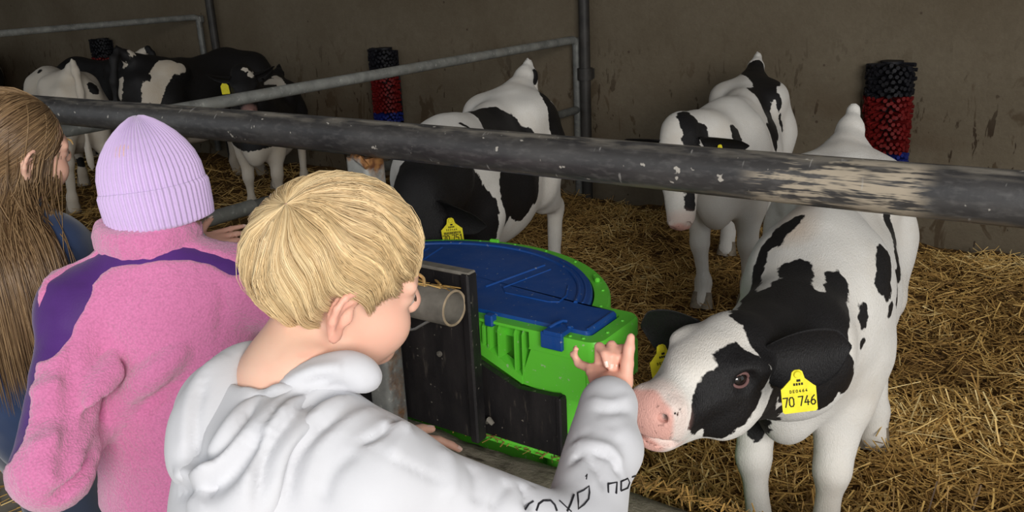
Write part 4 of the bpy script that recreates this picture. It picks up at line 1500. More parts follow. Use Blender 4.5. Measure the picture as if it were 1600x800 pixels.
# 70 751: nosing behind the feeder
make_calf('calf with tag 70 751, black head lowered behind the feeder', (-2.13, 2.81, 0), -1.32,
          dict(head=dict(o=(0.86, 0.14, 0.715), f=(0.32, 0.06, -0.94), u=(0.9, 0.1, 0.3)), neckmid=(0.62, 0.08, 0.74), fl=(0.02, 0.0), hl=(-0.02, 0.0), hr=(0.12, 0.0)),
          coat_of('feeder', dark_muzzle=True), res=0.014, scale=1.06, bump=1.0,
          ears={1: dict(body_axes=True, d=(0.05, 0.16, -0.03), n=(0.9, 0.3, -0.35), s=1.05), -1: dict(body_axes=True, d=(0.0, -0.17, 0.0), n=(0.9, -0.3, -0.3))},
          tags=((1, dict(txt='70 751', small='bars', s=1.12, frame=lambda hp, hf, fr: cols(np.array(fr.p((0.075, -0.005, 0.022))) + np.array((0.02, 0.0, -0.065)), (-0.30, 0.95, 0.09), (-0.05, 0.03, 1)))),))
# white-faced calf by the wall, head hanging
make_calf('white-faced calf by the back wall, its head hanging behind the rail', (-1.435, 3.80, 0), -1.36,
          dict(head=dict(o=(0.76, -0.10, 0.79), f=(0.55, 0.10, -0.83), u=(0.83, 0.0, 0.55)), neckmid=(0.57, -0.05, 0.74), fl=(0.0, 0.02), fr=(0.02, 0.04), hl=(0.05, 0.0), hr=(0.10, 0.03)),
          coat_of('wall'), res=0.014,
          ears={1: dict(body_axes=True, d=(-0.02, 0.18, -0.01), n=(0.85, 0.1, -0.5), s=1.1), -1: dict(body_axes=True, d=(-0.02, -0.17, 0.0), n=(0.85, -0.1, -0.5))},
          tags=((1, dict(txt='', small='', s=0.9, frame=lambda hp, hf, fr: cols(np.array(fr.p((0.08, 0.0, 0.012))) + np.array((0.01, 0.0, -0.055)), (-0.6, 0.8, 0.05), (0, 0, 1)))),))
G2 = 'Holstein calves beyond the pen divider'
LOW = dict(o=(0.80, 0.0, 0.62), f=(0.75, 0.0, -0.66), u=(0.66, 0, 0.75))
# beyond the divider
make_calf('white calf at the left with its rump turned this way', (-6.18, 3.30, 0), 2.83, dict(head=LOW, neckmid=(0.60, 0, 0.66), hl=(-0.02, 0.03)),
          coat_of('white_rump', mat=M['coat_far']), res=0.019, scale=1.03, group=G2, eyes=False)
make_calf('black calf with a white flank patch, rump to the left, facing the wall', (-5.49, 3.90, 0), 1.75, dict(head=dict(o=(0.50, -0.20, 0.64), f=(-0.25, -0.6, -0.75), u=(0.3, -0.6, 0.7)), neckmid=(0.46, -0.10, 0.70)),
          coat_of('patched', black=[((-0.62, 0, 0.76), (0.7, -0.1, 0.76), 0.37)], mat=M['coat_far'], dark_muzzle=True), res=0.018, scale=1.1, group=G2, eyes=False)
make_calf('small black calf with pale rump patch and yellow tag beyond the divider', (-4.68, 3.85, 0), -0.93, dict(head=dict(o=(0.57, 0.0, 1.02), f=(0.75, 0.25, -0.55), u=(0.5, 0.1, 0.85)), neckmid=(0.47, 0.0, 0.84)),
          coat_of('small', black=[((-0.62, 0, 0.76), (0.7, 0, 0.86), 0.37)], mat=M['coat_far'], dark_muzzle=True), res=0.018, scale=0.88, group=G2, eyes=False,
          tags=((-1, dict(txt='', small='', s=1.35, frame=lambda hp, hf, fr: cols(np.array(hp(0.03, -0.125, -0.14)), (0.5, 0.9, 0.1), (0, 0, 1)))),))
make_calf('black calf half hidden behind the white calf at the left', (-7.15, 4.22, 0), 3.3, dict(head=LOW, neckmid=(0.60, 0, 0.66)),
          coat_of('hidden', black=[((-0.6, 0, 0.6), (0.6, 0, 0.6), 0.6)], white=[((-0.50, 0.0, 0.9), (-0.42, -0.05, 0.88), 0.055)], mat=M['coat_far']), res=0.022, group=G2, eyes=False)
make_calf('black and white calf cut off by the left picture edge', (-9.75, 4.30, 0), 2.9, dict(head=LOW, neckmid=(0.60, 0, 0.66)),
          coat_of('edge', black=[((-0.55, -0.15, 0.78), (-0.5, -0.15, 0.4), 0.13)], mat=M['coat_far']), res=0.024, scale=1.05, group=G2, eyes=False)


# cloth folds of the sweatshirt: (centre line, radii), in world metres
HOODIE_RIDGES = [([(-0.566, 0.594, 0.975), (-0.531, 0.600, 0.947), (-0.503, 0.593, 0.916), (-0.494, 0.591, 0.899)], [0.0030, 0.0070, 0.0070, 0.0040]), ([(-0.511, 0.621, 0.924), (-0.490, 0.630, 0.908), (-0.474, 0.623, 0.887)], [0.0030, 0.0070, 0.0060]), ([(-0.481, 0.652, 0.899), (-0.465, 0.664, 0.886), (-0.449, 0.663, 0.872)], [0.0040, 0.0080, 0.0060]), ([(-0.495, 0.734, 0.862), (-0.464, 0.741, 0.876), (-0.434, 0.747, 0.866), (-0.419, 0.741, 0.845)], [0.0040, 0.0090, 0.0110, 0.0050]), ([(-0.492, 0.772, 0.881), (-0.462, 0.782, 0.885), (-0.439, 0.794, 0.868), (-0.432, 0.797, 0.843)], [0.0030, 0.0080, 0.0110, 0.0080]), ([(-0.499, 0.821, 0.895), (-0.469, 0.826, 0.896), (-0.449, 0.838, 0.878)], [0.0030, 0.0080, 0.0130])]
HOODIE_GROOVES = [([(-0.456, 0.672, 0.882), (-0.469, 0.720, 0.875), (-0.451, 0.741, 0.876), (-0.426, 0.743, 0.861), (-0.415, 0.739, 0.844)], [0.0020, 0.0040, 0.0030, 0.0050, 0.0030]), ([(-0.490, 0.795, 0.891), (-0.464, 0.802, 0.891), (-0.443, 0.813, 0.875)], [0.0020, 0.0040, 0.0030]), ([(-0.590, 0.575, 0.991), (-0.545, 0.573, 0.975), (-0.520, 0.579, 0.946)], [0.0010, 0.0030, 0.0010])]
HOOD_BASE = [([(-0.784, 0.603, 1.002), (-0.794, 0.568, 0.996), (-0.782, 0.527, 0.984), (-0.772, 0.493, 0.963), (-0.757, 0.466, 0.935)], [0.0100, 0.0200, 0.0260, 0.0270, 0.0200]), ([(-0.786, 0.562, 0.999), (-0.762, 0.524, 0.974), (-0.751, 0.497, 0.952), (-0.738, 0.469, 0.924)], [0.0100, 0.0200, 0.0220, 0.0180]), ([(-0.702, 0.515, 1.001), (-0.686, 0.475, 0.979), (-0.686, 0.447, 0.945), (-0.683, 0.437, 0.924)], [0.0100, 0.0160, 0.0180, 0.0180]), ([(-0.671, 0.546, 1.001), (-0.656, 0.497, 0.982), (-0.654, 0.460, 0.948), (-0.659, 0.446, 0.927)], [0.0100, 0.0140, 0.0140, 0.0140]), ([(-0.748, 0.552, 0.987), (-0.707, 0.560, 0.999), (-0.677, 0.580, 1.010), (-0.656, 0.603, 1.014), (-0.639, 0.616, 1.002)], [0.0080, 0.0120, 0.0120, 0.0100, 0.0060])]
HOOD_RIDGES = [([(-0.781, 0.602, 1.010), (-0.784, 0.568, 1.009), (-0.776, 0.550, 0.999), (-0.758, 0.546, 0.988), (-0.736, 0.549, 0.989)], [0.0060, 0.0070, 0.0070, 0.0070, 0.0070]), ([(-0.653, 0.601, 1.019), (-0.673, 0.577, 1.013), (-0.678, 0.527, 1.014), (-0.685, 0.482, 0.998), (-0.699, 0.447, 0.968), (-0.737, 0.435, 0.942)], [0.0040, 0.0060, 0.0080, 0.0090, 0.0100, 0.0120]), ([(-0.654, 0.549, 1.009), (-0.653, 0.484, 0.988), (-0.663, 0.445, 0.954), (-0.670, 0.431, 0.930)], [0.0040, 0.0067, 0.0080, 0.0080]), ([(-0.628, 0.550, 1.001), (-0.630, 0.491, 0.980), (-0.634, 0.457, 0.950), (-0.634, 0.447, 0.934)], [0.0030, 0.0063, 0.0077, 0.0080]), ([(-0.784, 0.783, 0.849), (-0.596, 0.538, 0.990), (-0.604, 0.495, 0.967), (-0.609, 0.465, 0.932)], [0.0020, 0.0050, 0.0070, 0.0070]), ([(-0.770, 0.465, 0.954), (-0.759, 0.452, 0.934), (-0.744, 0.448, 0.914), (-0.721, 0.452, 0.900)], [0.0120, 0.0160, 0.0180, 0.0180])]
HOOD_GROOVES = [([(-0.694, 0.514, 1.019), (-0.692, 0.477, 1.002), (-0.704, 0.447, 0.978), (-0.726, 0.435, 0.957)], [0.0030, 0.0050, 0.0070, 0.0060]), ([(-0.662, 0.568, 1.014), (-0.663, 0.503, 1.004), (-0.671, 0.459, 0.978), (-0.686, 0.431, 0.943)], [0.0020, 0.0040, 0.0050, 0.0060]), ([(-0.764, 0.501, 0.985), (-0.750, 0.476, 0.962), (-0.736, 0.465, 0.942)], [0.0020, 0.0040, 0.0040])]


# cloth folds and seams of the clothes: (centre line, radii), in world metres
HOOD_BASE = [([(-0.784, 0.603, 1.002), (-0.794, 0.568, 0.996), (-0.782, 0.527, 0.984), (-0.772, 0.493, 0.963), (-0.757, 0.466, 0.935)], [0.0100, 0.0200, 0.0260, 0.0270, 0.0200]), ([(-0.786, 0.562, 0.999), (-0.762, 0.524, 0.974), (-0.751, 0.497, 0.952), (-0.738, 0.469, 0.924)], [0.0100, 0.0200, 0.0220, 0.0180]), ([(-0.702, 0.517, 0.996), (-0.687, 0.479, 0.974), (-0.687, 0.452, 0.942), (-0.683, 0.442, 0.922)], [0.0120, 0.0200, 0.0240, 0.0240]), ([(-0.672, 0.546, 0.995), (-0.658, 0.500, 0.977), (-0.656, 0.465, 0.945), (-0.661, 0.451, 0.925)], [0.0120, 0.0200, 0.0220, 0.0220]), ([(-0.748, 0.552, 0.987), (-0.707, 0.560, 0.999), (-0.677, 0.580, 1.010), (-0.656, 0.603, 1.014), (-0.639, 0.616, 1.002)], [0.0080, 0.0120, 0.0120, 0.0100, 0.0060])]
YOKE = [((-1.282, 0.855, 0.986), (-1.304, 0.821, 0.992), 0.0145), ((-1.304, 0.821, 0.992), (-1.332, 0.785, 0.992), 0.015), ((-1.332, 0.785, 0.992), (-1.383, 0.751, 0.986), 0.0175), ((-1.383, 0.751, 0.986), (-1.401, 0.72, 0.974), 0.025), ((-1.401, 0.72, 0.974), (-1.399, 0.685, 0.959), 0.035), ((-1.391, 0.687, 0.955), (-1.387, 0.656, 0.921), 0.039), ((-1.387, 0.656, 0.921), (-1.391, 0.631, 0.885), 0.038), ((-1.284, 0.851, 0.986), (-1.254, 0.871, 0.974), 0.0135), ((-1.254, 0.871, 0.974), (-1.217, 0.889, 0.953), 0.0125)]
FLEECE_RIDGES = [([(-1.259, 0.550, 0.722), (-1.365, 0.683, 0.710), (-1.286, 0.740, 0.795), (-1.252, 0.785, 0.834)], [0.0080, 0.0180, 0.0140, 0.0040]), ([(-1.278, 0.581, 0.756), (-1.318, 0.662, 0.798), (-1.329, 0.715, 0.831)], [0.0060, 0.0140, 0.0060]), ([(-1.348, 0.588, 0.823), (-1.327, 0.618, 0.826)], [0.0060, 0.0080]), ([(-1.297, 0.547, 0.762), (-1.286, 0.582, 0.764)], [0.0060, 0.0080])]
FLEECE_GROOVES = [([(-1.260, 0.532, 0.682), (-1.280, 0.629, 0.715), (-1.293, 0.725, 0.743), (-1.239, 0.788, 0.795)], [0.0030, 0.0120, 0.0100, 0.0030]), ([(-1.252, 0.557, 0.725), (-1.295, 0.635, 0.771), (-1.335, 0.704, 0.796), (-1.305, 0.723, 0.843)], [0.0030, 0.0090, 0.0080, 0.0020]), ([(-1.320, 0.564, 0.792), (-1.299, 0.601, 0.792)], [0.0030, 0.0070]), ([(-1.356, 0.659, 0.893), (-1.318, 0.627, 0.826), (-1.279, 0.590, 0.765), (-1.252, 0.552, 0.722)], [0.0060, 0.0090, 0.0090, 0.0060]), ([(-1.222, 0.859, 0.939), (-1.215, 0.853, 0.894), (-1.221, 0.843, 0.844)], [0.0020, 0.0050, 0.0020])]
CLOTH_FOLDS = [([(-0.791, 0.549, 1.026), (-0.783, 0.506, 1.014), (-0.756, 0.469, 0.987), (-0.742, 0.451, 0.958)], 0.004, 0.012), ([(-0.705, 0.522, 1.011), (-0.689, 0.483, 1.009), (-0.69, 0.453, 0.993), (-0.704, 0.439, 0.973), (-0.737, 0.449, 0.953)], -0.015, 0.01), ([(-0.777, 0.507, 1.015), (-0.758, 0.479, 0.995), (-0.744, 0.463, 0.972), (-0.736, 0.453, 0.959)], -0.007, 0.007), ([(-0.703, 0.523, 1.011), (-0.671, 0.562, 1.024), (-0.644, 0.588, 1.026)], 0.006, 0.008), ([(-0.653, 0.573, 1.018), (-0.671, 0.535, 1.013), (-0.658, 0.487, 1.005)], -0.007, 0.0055), ([(-0.658, 0.484, 1.004), (-0.658, 0.453, 0.982), (-0.669, 0.432, 0.966), (-0.685, 0.415, 0.951)], -0.014, 0.012), ([(-0.655, 0.533, 1.01), (-0.647, 0.489, 1.002), (-0.644, 0.461, 0.983), (-0.637, 0.44, 0.959)], 0.006, 0.011), ([(-0.642, 0.587, 1.004), (-0.653, 0.542, 1.004), (-0.641, 0.489, 0.999), (-0.637, 0.462, 0.979), (-0.628, 0.444, 0.945)], -0.011, 0.008), ([(-0.635, 0.595, 1.0), (-0.634, 0.542, 0.999), (-0.631, 0.497, 0.988), (-0.626, 0.472, 0.968), (-0.624, 0.454, 0.936)], 0.007, 0.01), ([(-0.619, 0.546, 0.995), (-0.624, 0.512, 0.986), (-0.625, 0.487, 0.97), (-0.616, 0.465, 0.937)], -0.007, 0.007), ([(-0.603, 0.588, 0.987), (-0.604, 0.534, 0.989), (-0.608, 0.505, 0.975), (-0.601, 0.475, 0.937)], 0.005, 0.009), ([(-0.577, 0.595, 0.979), (-0.569, 0.557, 0.986), (-0.576, 0.534, 0.983)], -0.007, 0.005), ([(-0.571, 0.563, 0.987), (-0.568, 0.578, 0.983), (-0.557, 0.584, 0.976)], 0.005, 0.01), ([(-0.587, 0.529, 0.983), (-0.538, 0.549, 0.964), (-0.51, 0.583, 0.929)], -0.0022, 0.004), ([(-0.544, 0.541, 0.969), (-0.551, 0.563, 0.977), (-0.562, 0.587, 0.978)], 0.004, 0.01), ([(-0.574, 0.529, 0.98), (-0.586, 0.503, 0.965), (-0.587, 0.483, 0.937)], -0.004, 0.009), ([(-0.539, 0.611, 0.949), (-0.516, 0.597, 0.936), (-0.505, 0.576, 0.918)], 0.004, 0.012), ([(-0.517, 0.629, 0.927), (-0.495, 0.613, 0.916), (-0.488, 0.599, 0.904)], -0.004, 0.008), ([(-0.751, 0.441, 0.939), (-0.742, 0.445, 0.945), (-0.7, 0.433, 0.969), (-0.681, 0.441, 0.981)], 0.009, 0.009), ([(-0.755, 0.438, 0.92), (-0.693, 0.419, 0.956), (-0.672, 0.427, 0.962)], -0.007, 0.008), ([(-0.473, 0.669, 0.892), (-0.471, 0.767, 0.876), (-0.439, 0.761, 0.873), (-0.422, 0.746, 0.862)], -0.006, 0.005), ([(-0.465, 0.75, 0.871), (-0.436, 0.745, 0.868)], 0.004, 0.012), ([(-0.489, 0.795, 0.881), (-0.478, 0.804, 0.889)], -0.005, 0.006), ([(-0.486, 0.785, 0.878), (-0.444, 0.795, 0.88), (-0.427, 0.79, 0.865)], 0.006, 0.009), ([(-0.457, 0.78, 0.881), (-0.436, 0.787, 0.874), (-0.421, 0.782, 0.859)], -0.006, 0.0045), ([(-0.457, 0.827, 0.893), (-0.44, 0.815, 0.882)], -0.006, 0.006), ([(-0.465, 0.834, 0.896), (-0.478, 0.832, 0.898)], -0.005, 0.006), ([(-0.457, 0.843, 0.894), (-0.443, 0.837, 0.886)], 0.008, 0.016), ([(-0.478, 0.663, 0.897), (-0.466, 0.658, 0.891), (-0.457, 0.643, 0.883)], -0.006, 0.005), ([(-0.483, 0.659, 0.9), (-0.462, 0.636, 0.887)], 0.006, 0.009), ([(-0.479, 0.608, 0.896), (-0.48, 0.633, 0.903), (-0.485, 0.652, 0.903)], -0.004, 0.006), ([(-0.491, 0.84, 0.899), (-0.468, 0.846, 0.899), (-0.458, 0.877, 0.891)], -0.003, 0.006), ([(-0.505, 0.856, 0.902), (-0.475, 0.859, 0.904), (-0.464, 0.895, 0.897)], 0.003, 0.007)]
SLEEVE_PRINT = [([(-0.458, 0.642, 0.884), (-0.461, 0.653, 0.883), (-0.458, 0.658, 0.885)], [0.0011, 0.0011, 0.0011]), ([(-0.451, 0.652, 0.879), (-0.453, 0.660, 0.882), (-0.453, 0.669, 0.881), (-0.449, 0.677, 0.878), (-0.444, 0.677, 0.874), (-0.439, 0.673, 0.871)], [0.0012, 0.0012, 0.0012, 0.0012, 0.0012, 0.0012]), ([(-0.445, 0.688, 0.873), (-0.437, 0.688, 0.868), (-0.430, 0.688, 0.864)], [0.0008, 0.0008, 0.0008]), ([(-0.442, 0.713, 0.867), (-0.436, 0.696, 0.867), (-0.433, 0.684, 0.866)], [0.0012, 0.0012, 0.0012]), ([(-0.441, 0.719, 0.866), (-0.438, 0.727, 0.866), (-0.436, 0.736, 0.867), (-0.431, 0.728, 0.865), (-0.427, 0.719, 0.863), (-0.426, 0.708, 0.863), (-0.427, 0.697, 0.863), (-0.433, 0.707, 0.865), (-0.441, 0.719, 0.866)], [0.0010, 0.0010, 0.0010, 0.0010, 0.0010, 0.0010, 0.0010, 0.0010, 0.0010]), ([(-0.423, 0.756, 0.863), (-0.418, 0.747, 0.858)], [0.0010, 0.0010]), ([(-0.423, 0.756, 0.863), (-0.419, 0.769, 0.859), (-0.413, 0.756, 0.854)], [0.0013, 0.0013, 0.0013]), ([(-0.418, 0.777, 0.856), (-0.413, 0.767, 0.851)], [0.0013, 0.0013]), ([(-0.418, 0.777, 0.856), (-0.419, 0.795, 0.850), (-0.418, 0.798, 0.843), (-0.414, 0.786, 0.844), (-0.413, 0.767, 0.851)], [0.0010, 0.0010, 0.0010, 0.0010, 0.0010]), ([(-0.421, 0.810, 0.843)], [0.0012]), ([(-0.421, 0.810, 0.843), (-0.423, 0.823, 0.837)], [0.0010, 0.0010]), ([(-0.446, 0.745, 0.871), (-0.446, 0.749, 0.872), (-0.443, 0.742, 0.870)], [0.0006, 0.0006, 0.0006])]
EYELET = (-0.651, 0.595, 1.019)


# ---------------------------------------------------------------- children
def head_sdf(F, fr, s=1.0, neck_to=None, neck_r=(0.043, 0.050)):
    """A child's head: skull, cheeks, brow, nose, lips, chin, ears and neck in one skin."""
    p = lambda x, y, z: fr.p((x * s, y * s, z * s))
    R = fr.R
    E = lambda c, r, k=0.02, mode='add', rot=None: F.ell(p(*c), np.array(r) * s, R if rot is None else R @ rot, k * s, mode)
    Cp = lambda a, b, ra, rb, k=0.01, mode='add': F.cap(p(*a), p(*b), ra * s, rb * s, k * s, mode)
    E((-0.012, 0, 0.046), (0.083, 0.068, 0.072), 0.02)
    E((0.036, 0, 0.038), (0.048, 0.058, 0.052), 0.03)
    E((0.034, 0, -0.020), (0.056, 0.059, 0.080), 0.03)
    E((0.040, 0, -0.062), (0.045, 0.045, 0.036), 0.03)
    E((0.074, 0, -0.088), (0.017, 0.018, 0.014), 0.02)
    for y in (1, -1):
        E((0.056, y * 0.036, -0.034), (0.034, 0.027, 0.032), 0.02)
        E((0.086, y * 0.031, 0.006), (0.016, 0.020, 0.012), 0.012, 'sub')
        E((0.074, y * 0.031, 0.003), (0.0165, 0.018, 0.0135), 0.006)
        Cp((0.088, y * 0.014, 0.022), (0.078, y * 0.046, 0.022), 0.009, 0.008, 0.014)
        E((0.097, y * 0.010, -0.024), (0.008, 0.007, 0.006), 0.006)
        Cp((0.102, y * 0.006, -0.031), (0.094, y * 0.007, -0.024), 0.0028, 0.002, 0.002, 'sub')
    Cp((0.086, 0, 0.014), (0.103, 0, -0.017), 0.009, 0.0105, 0.012)
    E((0.090, 0, -0.050), (0.009, 0.019, 0.0055), 0.006)
    E((0.088, 0, -0.061), (0.009, 0.016, 0.0055), 0.006)
    Cp((0.098, 0, -0.0555), (0.084, 0.021, -0.056), 0.0018, 0.0015, 0.003, 'sub')
    Cp((0.098, 0, -0.0555), (0.084, -0.021, -0.056), 0.0018, 0.0015, 0.003, 'sub')
    for y in (1, -1):   # ears: plate, rolled rim, lobe, hollow, tragus
        rot = eul(0, 12, -y * 24)
        ep = lambda a, b, c: fr.p(np.array((-0.006, y * 0.073, 0.002)) * s + rot @ (np.array((a, y * b, c)) * s))
        F.ell(ep(-0.003, 0.002, 0.002), np.array((0.017, 0.0055, 0.027)) * s, R @ rot, 0.006 * s)
        ring = [(0.010, 0.004, 0.012), (0.008, 0.009, 0.024), (-0.003, 0.012, 0.030), (-0.014, 0.013, 0.024), (-0.019, 0.012, 0.010), (-0.017, 0.010, -0.006), (-0.010, 0.008, -0.020)]
        F.tube([ep(*q) for q in ring], 0.0040 * s, 0.004 * s)
        F.ell(ep(-0.002, 0.006, -0.024), np.array((0.009, 0.0055, 0.010)) * s, R @ rot, 0.006 * s)
        F.tube([ep(0.002, 0.008, 0.016), ep(-0.009, 0.009, 0.008), ep(-0.010, 0.009, -0.006)], 0.0030 * s, 0.004 * s)
        F.ell(ep(0.000, 0.010, -0.002), np.array((0.0065, 0.007, 0.011)) * s, R @ rot, 0.004 * s, 'sub')
        F.ell(ep(0.009, 0.006, -0.004), np.array((0.005, 0.004, 0.008)) * s, R @ rot, 0.005 * s)
    if neck_to is not None:
        Cn = p(-0.020, 0, -0.055)
        F.cap(Cn, neck_to, neck_r[0] * s, neck_r[1] * s, 0.03)
    return p


def hand_sdf(F, wrist, d, n, side, s=0.78, curls=(20, 20, 25, 30), spread=6, thumb=(35, 20, 0.0), bends=None):
    """Five separate fingers on a palm. d: along the fingers, n: out of the back of the hand, side: +1 thumb on the left of d seen from the back."""
    fr = frame(wrist, d, n)          # x along, y left, z back of hand
    P = lambda x, y, z: fr.p((x * s, y * s * side, z * s))
    k = 0.006 * s
    F.ell(P(0.045, 0, 0), np.array((0.050, 0.036, 0.0135)) * s, fr.R, 0.012 * s)
    F.cap(P(-0.03, 0, 0), P(0.02, 0, 0), 0.024 * s, 0.024 * s, 0.015 * s)
    F.ell(P(0.035, 0.026, -0.006), np.array((0.030, 0.016, 0.014)) * s, fr.R, 0.012 * s)
    tips = []
    lens = ((0.040, 0.025, 0.019), (0.045, 0.029, 0.020), (0.041, 0.027, 0.020), (0.032, 0.020, 0.018))
    for i, y in enumerate((0.029, 0.010, -0.010, -0.028)):
        base = np.array((0.082 - abs(y - 0.006) * 0.25, y, 0.0))
        a = math.radians(spread * (1.4 - i))
        cur = 0.0
        pts = [base - np.array((0.012, 0, 0))]
        q = base.copy()
        bd = (bends[i] if bends else (curls[i] * 0.8, curls[i] * 1.2, curls[i] * 0.8))
        for L, b in zip(lens[i], bd):
            cur += math.radians(b)
            pts.append(q.copy())
            q = q + L * np.array((math.cos(cur) * math.cos(a), math.cos(cur) * math.sin(a), -math.sin(cur)))
        pts.append(q)
        rr = np.array((0.0105, 0.0100, 0.0088, 0.0078, 0.0062)) * (0.92 if i == 3 else 1)
        F.tube([P(*t) for t in pts], rr * s, 0.003 * s)
        tips.append((P(*pts[-2]), P(*pts[-1]), fr.R @ np.array((math.sin(cur) * math.cos(a), side * math.sin(cur) * math.sin(a), math.cos(cur))), rr[-1] * s))
    ta, tb, tz = thumb
    q0 = np.array((0.018, 0.028, -0.006))
    a1, a2, a3 = math.radians(ta), math.radians(ta - tb), math.radians(ta - 2 * tb)
    tv = [np.array((math.cos(a), math.sin(a), z)) for a, z in ((a1, tz), (a2, tz * 1.1), (a3, tz * 1.1))]
    tv = [v / np.linalg.norm(v) for v in tv]
    q1 = q0 + 0.036 * tv[0]
    q2 = q1 + 0.028 * tv[1]
    q3 = q2 + 0.020 * tv[2]
    F.tube([P(*q) for q in (q0, q1, q2, q3)], np.array((0.0135, 0.0115, 0.0100, 0.0075)) * s, 0.005 * s)
    tips.append((P(*q2), P(*q3), fr.R @ np.array((-math.sin(a2) * 0.4, side * math.cos(a2) * 0.4, 0.85)), 0.0075 * s))
    return tips


def nails(tips, parent, origin):
    for a, b, up, r in tips:
        a, b = np.asarray(a) - origin, np.asarray(b) - origin
        d = (b - a) / np.linalg.norm(b - a)
        up = up - d * (up @ d)
        up /= np.linalg.norm(up)
        sd = np.cross(d, up)
        V, nu, nv = [], 5, 5
        for i in range(nu):
            for j in range(nv):
                u, v = i / (nu - 1), j / (nv - 1) * 2 - 1
                ang = v * 0.85
                V.append(b - d * r * (1.1 - 1.7 * u) + (sd * math.sin(ang) + up * math.cos(ang)) * r * (1.10 - 0.32 * u * u))
        Q = [[i * nv + j, (i + 1) * nv + j, (i + 1) * nv + j + 1, i * nv + j + 1] for i in range(nu - 1) for j in range(nv - 1)]
        link('nail', np_mesh('nail', np.array(V), np.array(Q)), M['nail'], parent)


def finish(F, name, mat, parent, origin, smooth_it=1, disp=None, attrs=None):
    V, Q = F.surface()
    V = relax(V, Q, smooth_it, 0.5)
    if disp is not None:
        V = V + v_normals(V, Q) * disp(V)[:, None]
    at_ = attrs(V) if attrs else {}
    o = link(name, np_mesh(name, V - origin, Q, True, at_), mat, parent)
    return o, V, Q


def folds(V, lines):
    """Height of cloth folds over the surface: crests (height > 0) and creases (height < 0) of width w along centre lines."""
    out = np.zeros(len(V))
    for pts, hgt, w in lines:
        P, _ = curve(pts, [1.0] * len(pts), 8)
        lo, hi = P.min(0) - 3 * w, P.max(0) + 3 * w
        m = np.where(((V > lo) & (V < hi)).all(1))[0]
        if len(m) == 0:
            continue
        d = np.linalg.norm(V[m, None] - P[None], axis=2)
        j = d.argmin(1)
        t = j / (len(P) - 1)
        env = np.clip(np.sin(np.pi * np.clip(t * 0.92 + 0.04, 0, 1)) * 1.7, 0, 1)
        out[m] += 1.2 * hgt * env * np.exp(-(d.min(1) / w) ** 2)
    return out


def strand_mesh(name, paths, rad, shade):
    """paths (n, m, 3): tapering three-sided hairs."""
    n, m, _ = paths.shape
    tan = np.gradient(paths, axis=1)
    tan /= np.linalg.norm(tan, axis=2, keepdims=True) + 1e-9
    a = np.empty_like(paths)
    v = np.cross(tan[:, 0], np.array([0.31, 0.52, 0.79]))
    for i in range(m):      # carry the cross-section frame along each hair
        v = v - tan[:, i] * (v * tan[:, i]).sum(1, keepdims=True)
        v = v / (np.linalg.norm(v, axis=1, keepdims=True) + 1e-9)
        a[:, i] = v
    b = np.cross(tan, a)
    t = np.linspace(0, 1, m)
    w = rad[:, None] * (0.55 + 0.45 * np.sin(np.pi * np.clip(t * 0.9 + 0.1, 0, 1)))[None] * np.where(t > 0.85, 1 - (t - 0.85) / 0.15 * 0.75, 1)[None]
    ring = [paths + (a * math.cos(q) + b * math.sin(q)) * w[..., None] for q in (0, 2.094, 4.189)]
    V = np.stack(ring, 2).reshape(-1, 3)
    base = (np.arange(n)[:, None] * m + np.arange(m - 1)[None]).reshape(-1, 1) * 3
    Q = np.concatenate([np.concatenate([base + j, base + (j + 1) % 3, base + 3 + (j + 1) % 3, base + 3 + j], 1) for j in range(3)])
    sh = np.repeat(shade, m * 3)
    return np_mesh(name, V, Q, True, {'shade': np.clip(sh, 0, 1)})


def simple_legs(root, origin, hipz, feet, trouser_mat, shoe_mat, hip_c):
    F = Field(axis(hip_c[0] - 0.26, hip_c[0] + 0.26, 0.016), axis(hip_c[1] - 0.26, hip_c[1] + 0.26, 0.016), axis(0.0, hipz + 0.12, 0.016))
    F.ell((hip_c[0], hip_c[1], hipz), (0.125, 0.095, 0.10), None, 0.03)
    for i, f in enumerate(feet):
        f = np.array(f, float)
        h = np.array((hip_c[0] + (f[0] - hip_c[0]) * 0.8, hip_c[1], hipz - 0.04))
        kn = 0.5 * (h + f) + np.array((0, 0.03, 0.02))
        F.cap(h, kn, 0.072, 0.056, 0.03)
        F.cap(kn, f + np.array((0, 0, 0.07)), 0.056, 0.046, 0.03)
    finish(F, 'trousers', trouser_mat, root, origin, 2)
    for f in feet:
        f = np.array(f, float)
        S = Field(axis(f[0] - 0.08, f[0] + 0.08, 0.010), axis(f[1] - 0.1, f[1] + 0.17, 0.010), axis(-0.01, 0.12, 0.010))
        S.ell(f + (0, 0.00, 0.045), (0.036, 0.055, 0.042), None, 0.02)
        S.ell(f + (0, 0.065, 0.030), (0.038, 0.070, 0.028), None, 0.03)
        S.plane((0, 0, 0.002), (0, 0, -1), 0.006)
        finish(S, 'shoe', shoe_mat, root, origin, 1)


M['hoodie'] = cloth_mat('white_sweatshirt', (0.57, 0.575, 0.605), 0.9, 700, 0.12, 0.25, 0.03)
M['navy'] = cloth_mat('navy_jacket', (0.022, 0.040, 0.095), 0.8, 500, 0.2, 0.3, 0.15)
M['purple'] = cloth_mat('purple_nylon', (0.075, 0.022, 0.165), 0.55, 300, 0.25, 0.2, 0.15, 0.002)
M['pink'] = fleece_mat('pink_fleece', (0.72, 0.205, 0.43))
M['knit'] = cloth_mat('lilac_knit', (0.62, 0.47, 0.74), 0.95, 420, 0.5, 0.5, 0.05, 0.0015)
M['denim'] = cloth_mat('dark_trousers', (0.03, 0.04, 0.07), 0.9)
M['shoe'] = simple('dark_shoe', (0.03, 0.03, 0.03), 0.6)
M['cuff'] = cloth_mat('white_cuff', (0.75, 0.77, 0.82), 0.9)
M['print'] = simple('black_sleeve_print', (0.02, 0.02, 0.024), 0.7, 0.2)
